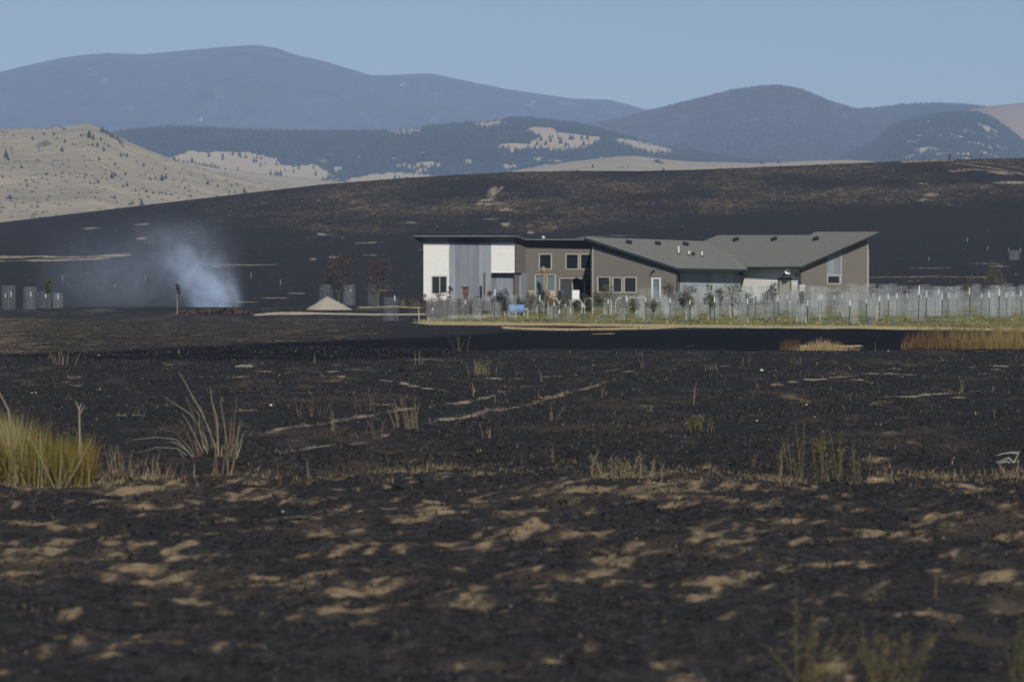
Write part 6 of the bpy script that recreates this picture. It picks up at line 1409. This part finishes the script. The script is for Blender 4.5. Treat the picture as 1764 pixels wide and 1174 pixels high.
HILLT = [(154, 238, 12), (161, 241, 9), (107, 262, 9), (10, 272, 13), (14, 276, 8), (56, 241, 7), (37, 290, 7), (112, 246, 6), (179, 261, 8), (207, 247, 7), (171, 277, 7), (198, 286, 6), (208, 270, 6), (219, 271, 7), (248, 287, 7), (193, 308, 11), (198, 304, 7), (216, 302, 6), (170, 316, 7), (184, 311, 5), (162, 318, 5), (156, 317, 5), (279, 312, 10),
         (286, 308, 8), (285, 292, 5), (358, 318, 8), (375, 323, 6), (421, 333, 9), (244, 357, 12), (228, 353, 7), (47, 321, 6), (319, 326, 5), (219, 321, 7), (174, 242, 6), (168, 253, 7), (160, 252, 6), (187, 253, 5), (20, 258, 5), (174, 227, 7), (178, 229, 9), (185, 232, 8), (190, 235, 7), (193, 237, 7), (200, 240, 7), (204, 242, 7), (182, 230, 6), (212, 246, 5), (196, 238, 6),
         (280, 334, 5), (275, 334, 5), (234, 330, 6), (286, 336, 5), (395, 333, 6), (405, 333, 4)]
HILLS = [(268, 308, 4), (259, 310, 4), (17, 343, 7), (45, 312, 4), (80, 301, 4), (96, 303, 3), (58, 314, 3), (65, 357, 4), (55, 356, 3), (252, 331, 5), (264, 334, 4), (212, 322, 4), (197, 342, 5), (191, 341, 3), (164, 342, 3), (130, 250, 3), (125, 249, 3), (153, 251, 3), (180, 248, 3), (328, 339, 4), (299, 311, 3), (85, 339, 3), (136, 334, 3), (130, 299, 3), (264, 357, 6), (223, 353, 4),
         (27, 357, 3), (40, 350, 3), (105, 327, 2.5), (98, 323, 2.5), (310, 300, 3), (330, 303, 3), (352, 305, 3), (147, 342, 2.5), (202, 349, 3), (256, 340, 3), (240, 336, 3), (295, 336, 3), (308, 322, 3), (340, 330, 3), (300, 318, 2.5), (313, 316, 3), (146, 307, 3), (5, 306, 3), (22, 234, 3), (93, 233, 5), (76, 232, 4), (110, 224, 4), (140, 234, 4), (66, 256, 3), (98, 239, 3), (365, 312, 3), (398, 322, 3), (268, 284, 3), (262, 292, 3)]
TAN2T = [(279, 275, 6), (283, 275, 7), (301, 277, 6), (295, 282, 4), (331, 281, 10), (337, 283, 6), (343, 284, 5), (349, 286, 6), (353, 286, 6), (357, 287, 5), (362, 288, 6), (367, 289, 5), (372, 290, 6), (377, 291, 5), (388, 293, 4), (308, 278, 5), (316, 280, 5), (324, 281, 5), (300, 270, 5)]
FOOTT = [(466, 304, 10), (474, 303, 8), (478, 303, 8), (484, 303, 9), (493, 309, 7), (437, 280, 8), (441, 280, 7), (413, 270, 8), (544, 302, 8), (506, 298, 6), (459, 304, 4), (455, 302, 3), (360, 270, 8), (384, 271, 7), (401, 268, 7), (358, 264, 8), (450, 275, 6), (515, 292, 9), (505, 288, 8), (982, 241, 9), (986, 241, 8), (1003, 240, 8), (1012, 240, 8), (948, 245, 9), (966, 248, 10), (1005, 252, 10),
         (932, 243, 9), (962, 240, 7), (975, 252, 9), (940, 250, 8), (925, 250, 8), (912, 248, 7)]
PALET = [(1131, 280, 6), (1134, 281, 7), (1138, 282, 6), (1142, 283, 5), (1128, 280, 5), (1021, 289, 6), (1143, 294, 5), (1072, 290, 4), (1066, 289, 3), (1311, 283, 6), (1315, 283, 5), (1340, 282, 5), (1344, 282, 4), (1082, 288, 3)]
SECT = [(60, 'far left part'), (120, 'left part'), (180, 'left of centre'), (240, 'below the summit'), (300, 'right of the summit'), (380, 'lower right part'), (520, 'far right foot')]
def hill_trees(layer, L, M, name, cat, head, group, where, hv):
    b = {}
    for px, py, h in L:
        col = next((s for m_, s in SECT if px < m_), None) if layer is TANH else ('left end' if px < 320 or 900 < px < 1000 else 'middle' if px < 480 or px < 1010 and px > 600 else 'right end'); b.setdefault(((py - 220) // hv, col), []).append((px, py, h))
    for (rw, col), Q in b.items():
        Q.sort()
        for i, (px, py, h) in enumerate(Q):
            q = layer.find(px, py); H = 1.25 * h / F * q[1]; o = empty(name, q - (0, 0, .02 * H), None, cat, group, rz=random.uniform(0, 6)); o.scale = (H * random.uniform(.9, 1.3), H * random.uniform(.9, 1.3), H); a_, b_ = random.choice(M)
            c = bpy.data.objects.new('crown', a_); link(c, o); c = bpy.data.objects.new('trunk', b_); link(c, o)
            lv = ['highest', 'upper', 'upper middle', 'middle', 'lower middle', 'lower', 'lowest'][int(min(6, rw))]
            o['label'] = f'{head} on {where}, {col}, {lv} band' + (f', {ORD[i] if i < 8 else str(i + 1) + chr(116) + chr(104) + " from left"}' if len(Q) > 1 else '')
hill_trees(TANH, HILLT, PM, 'pine_tree', 'tree', 'dark conifer', 'conifers dotted on the left grass hill', 'tan hill', 20)
hill_trees(TANH, HILLS, SM, 'hill_shrub', 'shrub', 'low dark shrub', 'shrubs dotted on the left grass hill', 'tan hill', 20)
hill_trees(TAN2, TAN2T, PM, 'pine_tree', 'tree', 'conifer', 'conifers on the second grass slope', 'slope behind the hill', 12)
hill_trees(FOOT, FOOTT, PM, 'pine_tree', 'tree', 'conifer', 'conifers standing in the foothill clearings', 'foothill clearing', 14)
hill_trees(PALE, PALET, PM, 'pine_tree', 'tree', 'conifer', 'conifers on the pale rise', 'pale rise', 16)

# low sagebrush dots on the grass hill, too many to count
rq = np.random.RandomState(5); m = MB(); n_ = 0
qx = rq.uniform(-40, 520, 2600); qt = rq.uniform(.05, .98, 2600); hx, hy, hz2 = TANH.at(qx, qt); dn = fbm(hx / 160, hy / 300, 3, 401)
for i in range(2600):
    if rq.rand() > .12 + 1.3 * max(0, dn[i]) or n_ > 900: continue
    n_ += 1; w = rq.uniform(.35, 1.1) * (1.5 if rq.rand() < .12 else 1); h = w * rq.uniform(.5, .9); k = 6; c = (hx[i], hy[i], hz2[i]); a0 = rq.rand() * 6
    m.add([(c[0] + w * math.cos(a0 + j * 1.047), c[1] + w * math.sin(a0 + j * 1.047), c[2] - .1) for j in range(k)] + [(c[0] + w * .7 * math.cos(a0 + .5 + j * 1.047), c[1] + w * .7 * math.sin(a0 + .5 + j * 1.047), c[2] + h * .75) for j in range(k)] + [(c[0], c[1], c[2] + h)],
          [(j, (j + 1) % k, k + (j + 1) % k, k + j) for j in range(k)] + [(k + j, k + (j + 1) % k, 2 * k) for j in range(k)])
o = m.build('sagebrush', simple('sagebrush', (.12, .115, .09), .9, .4, .3)); tag(o, 'low scattered sagebrush all over the tan hill', kind='stuff')
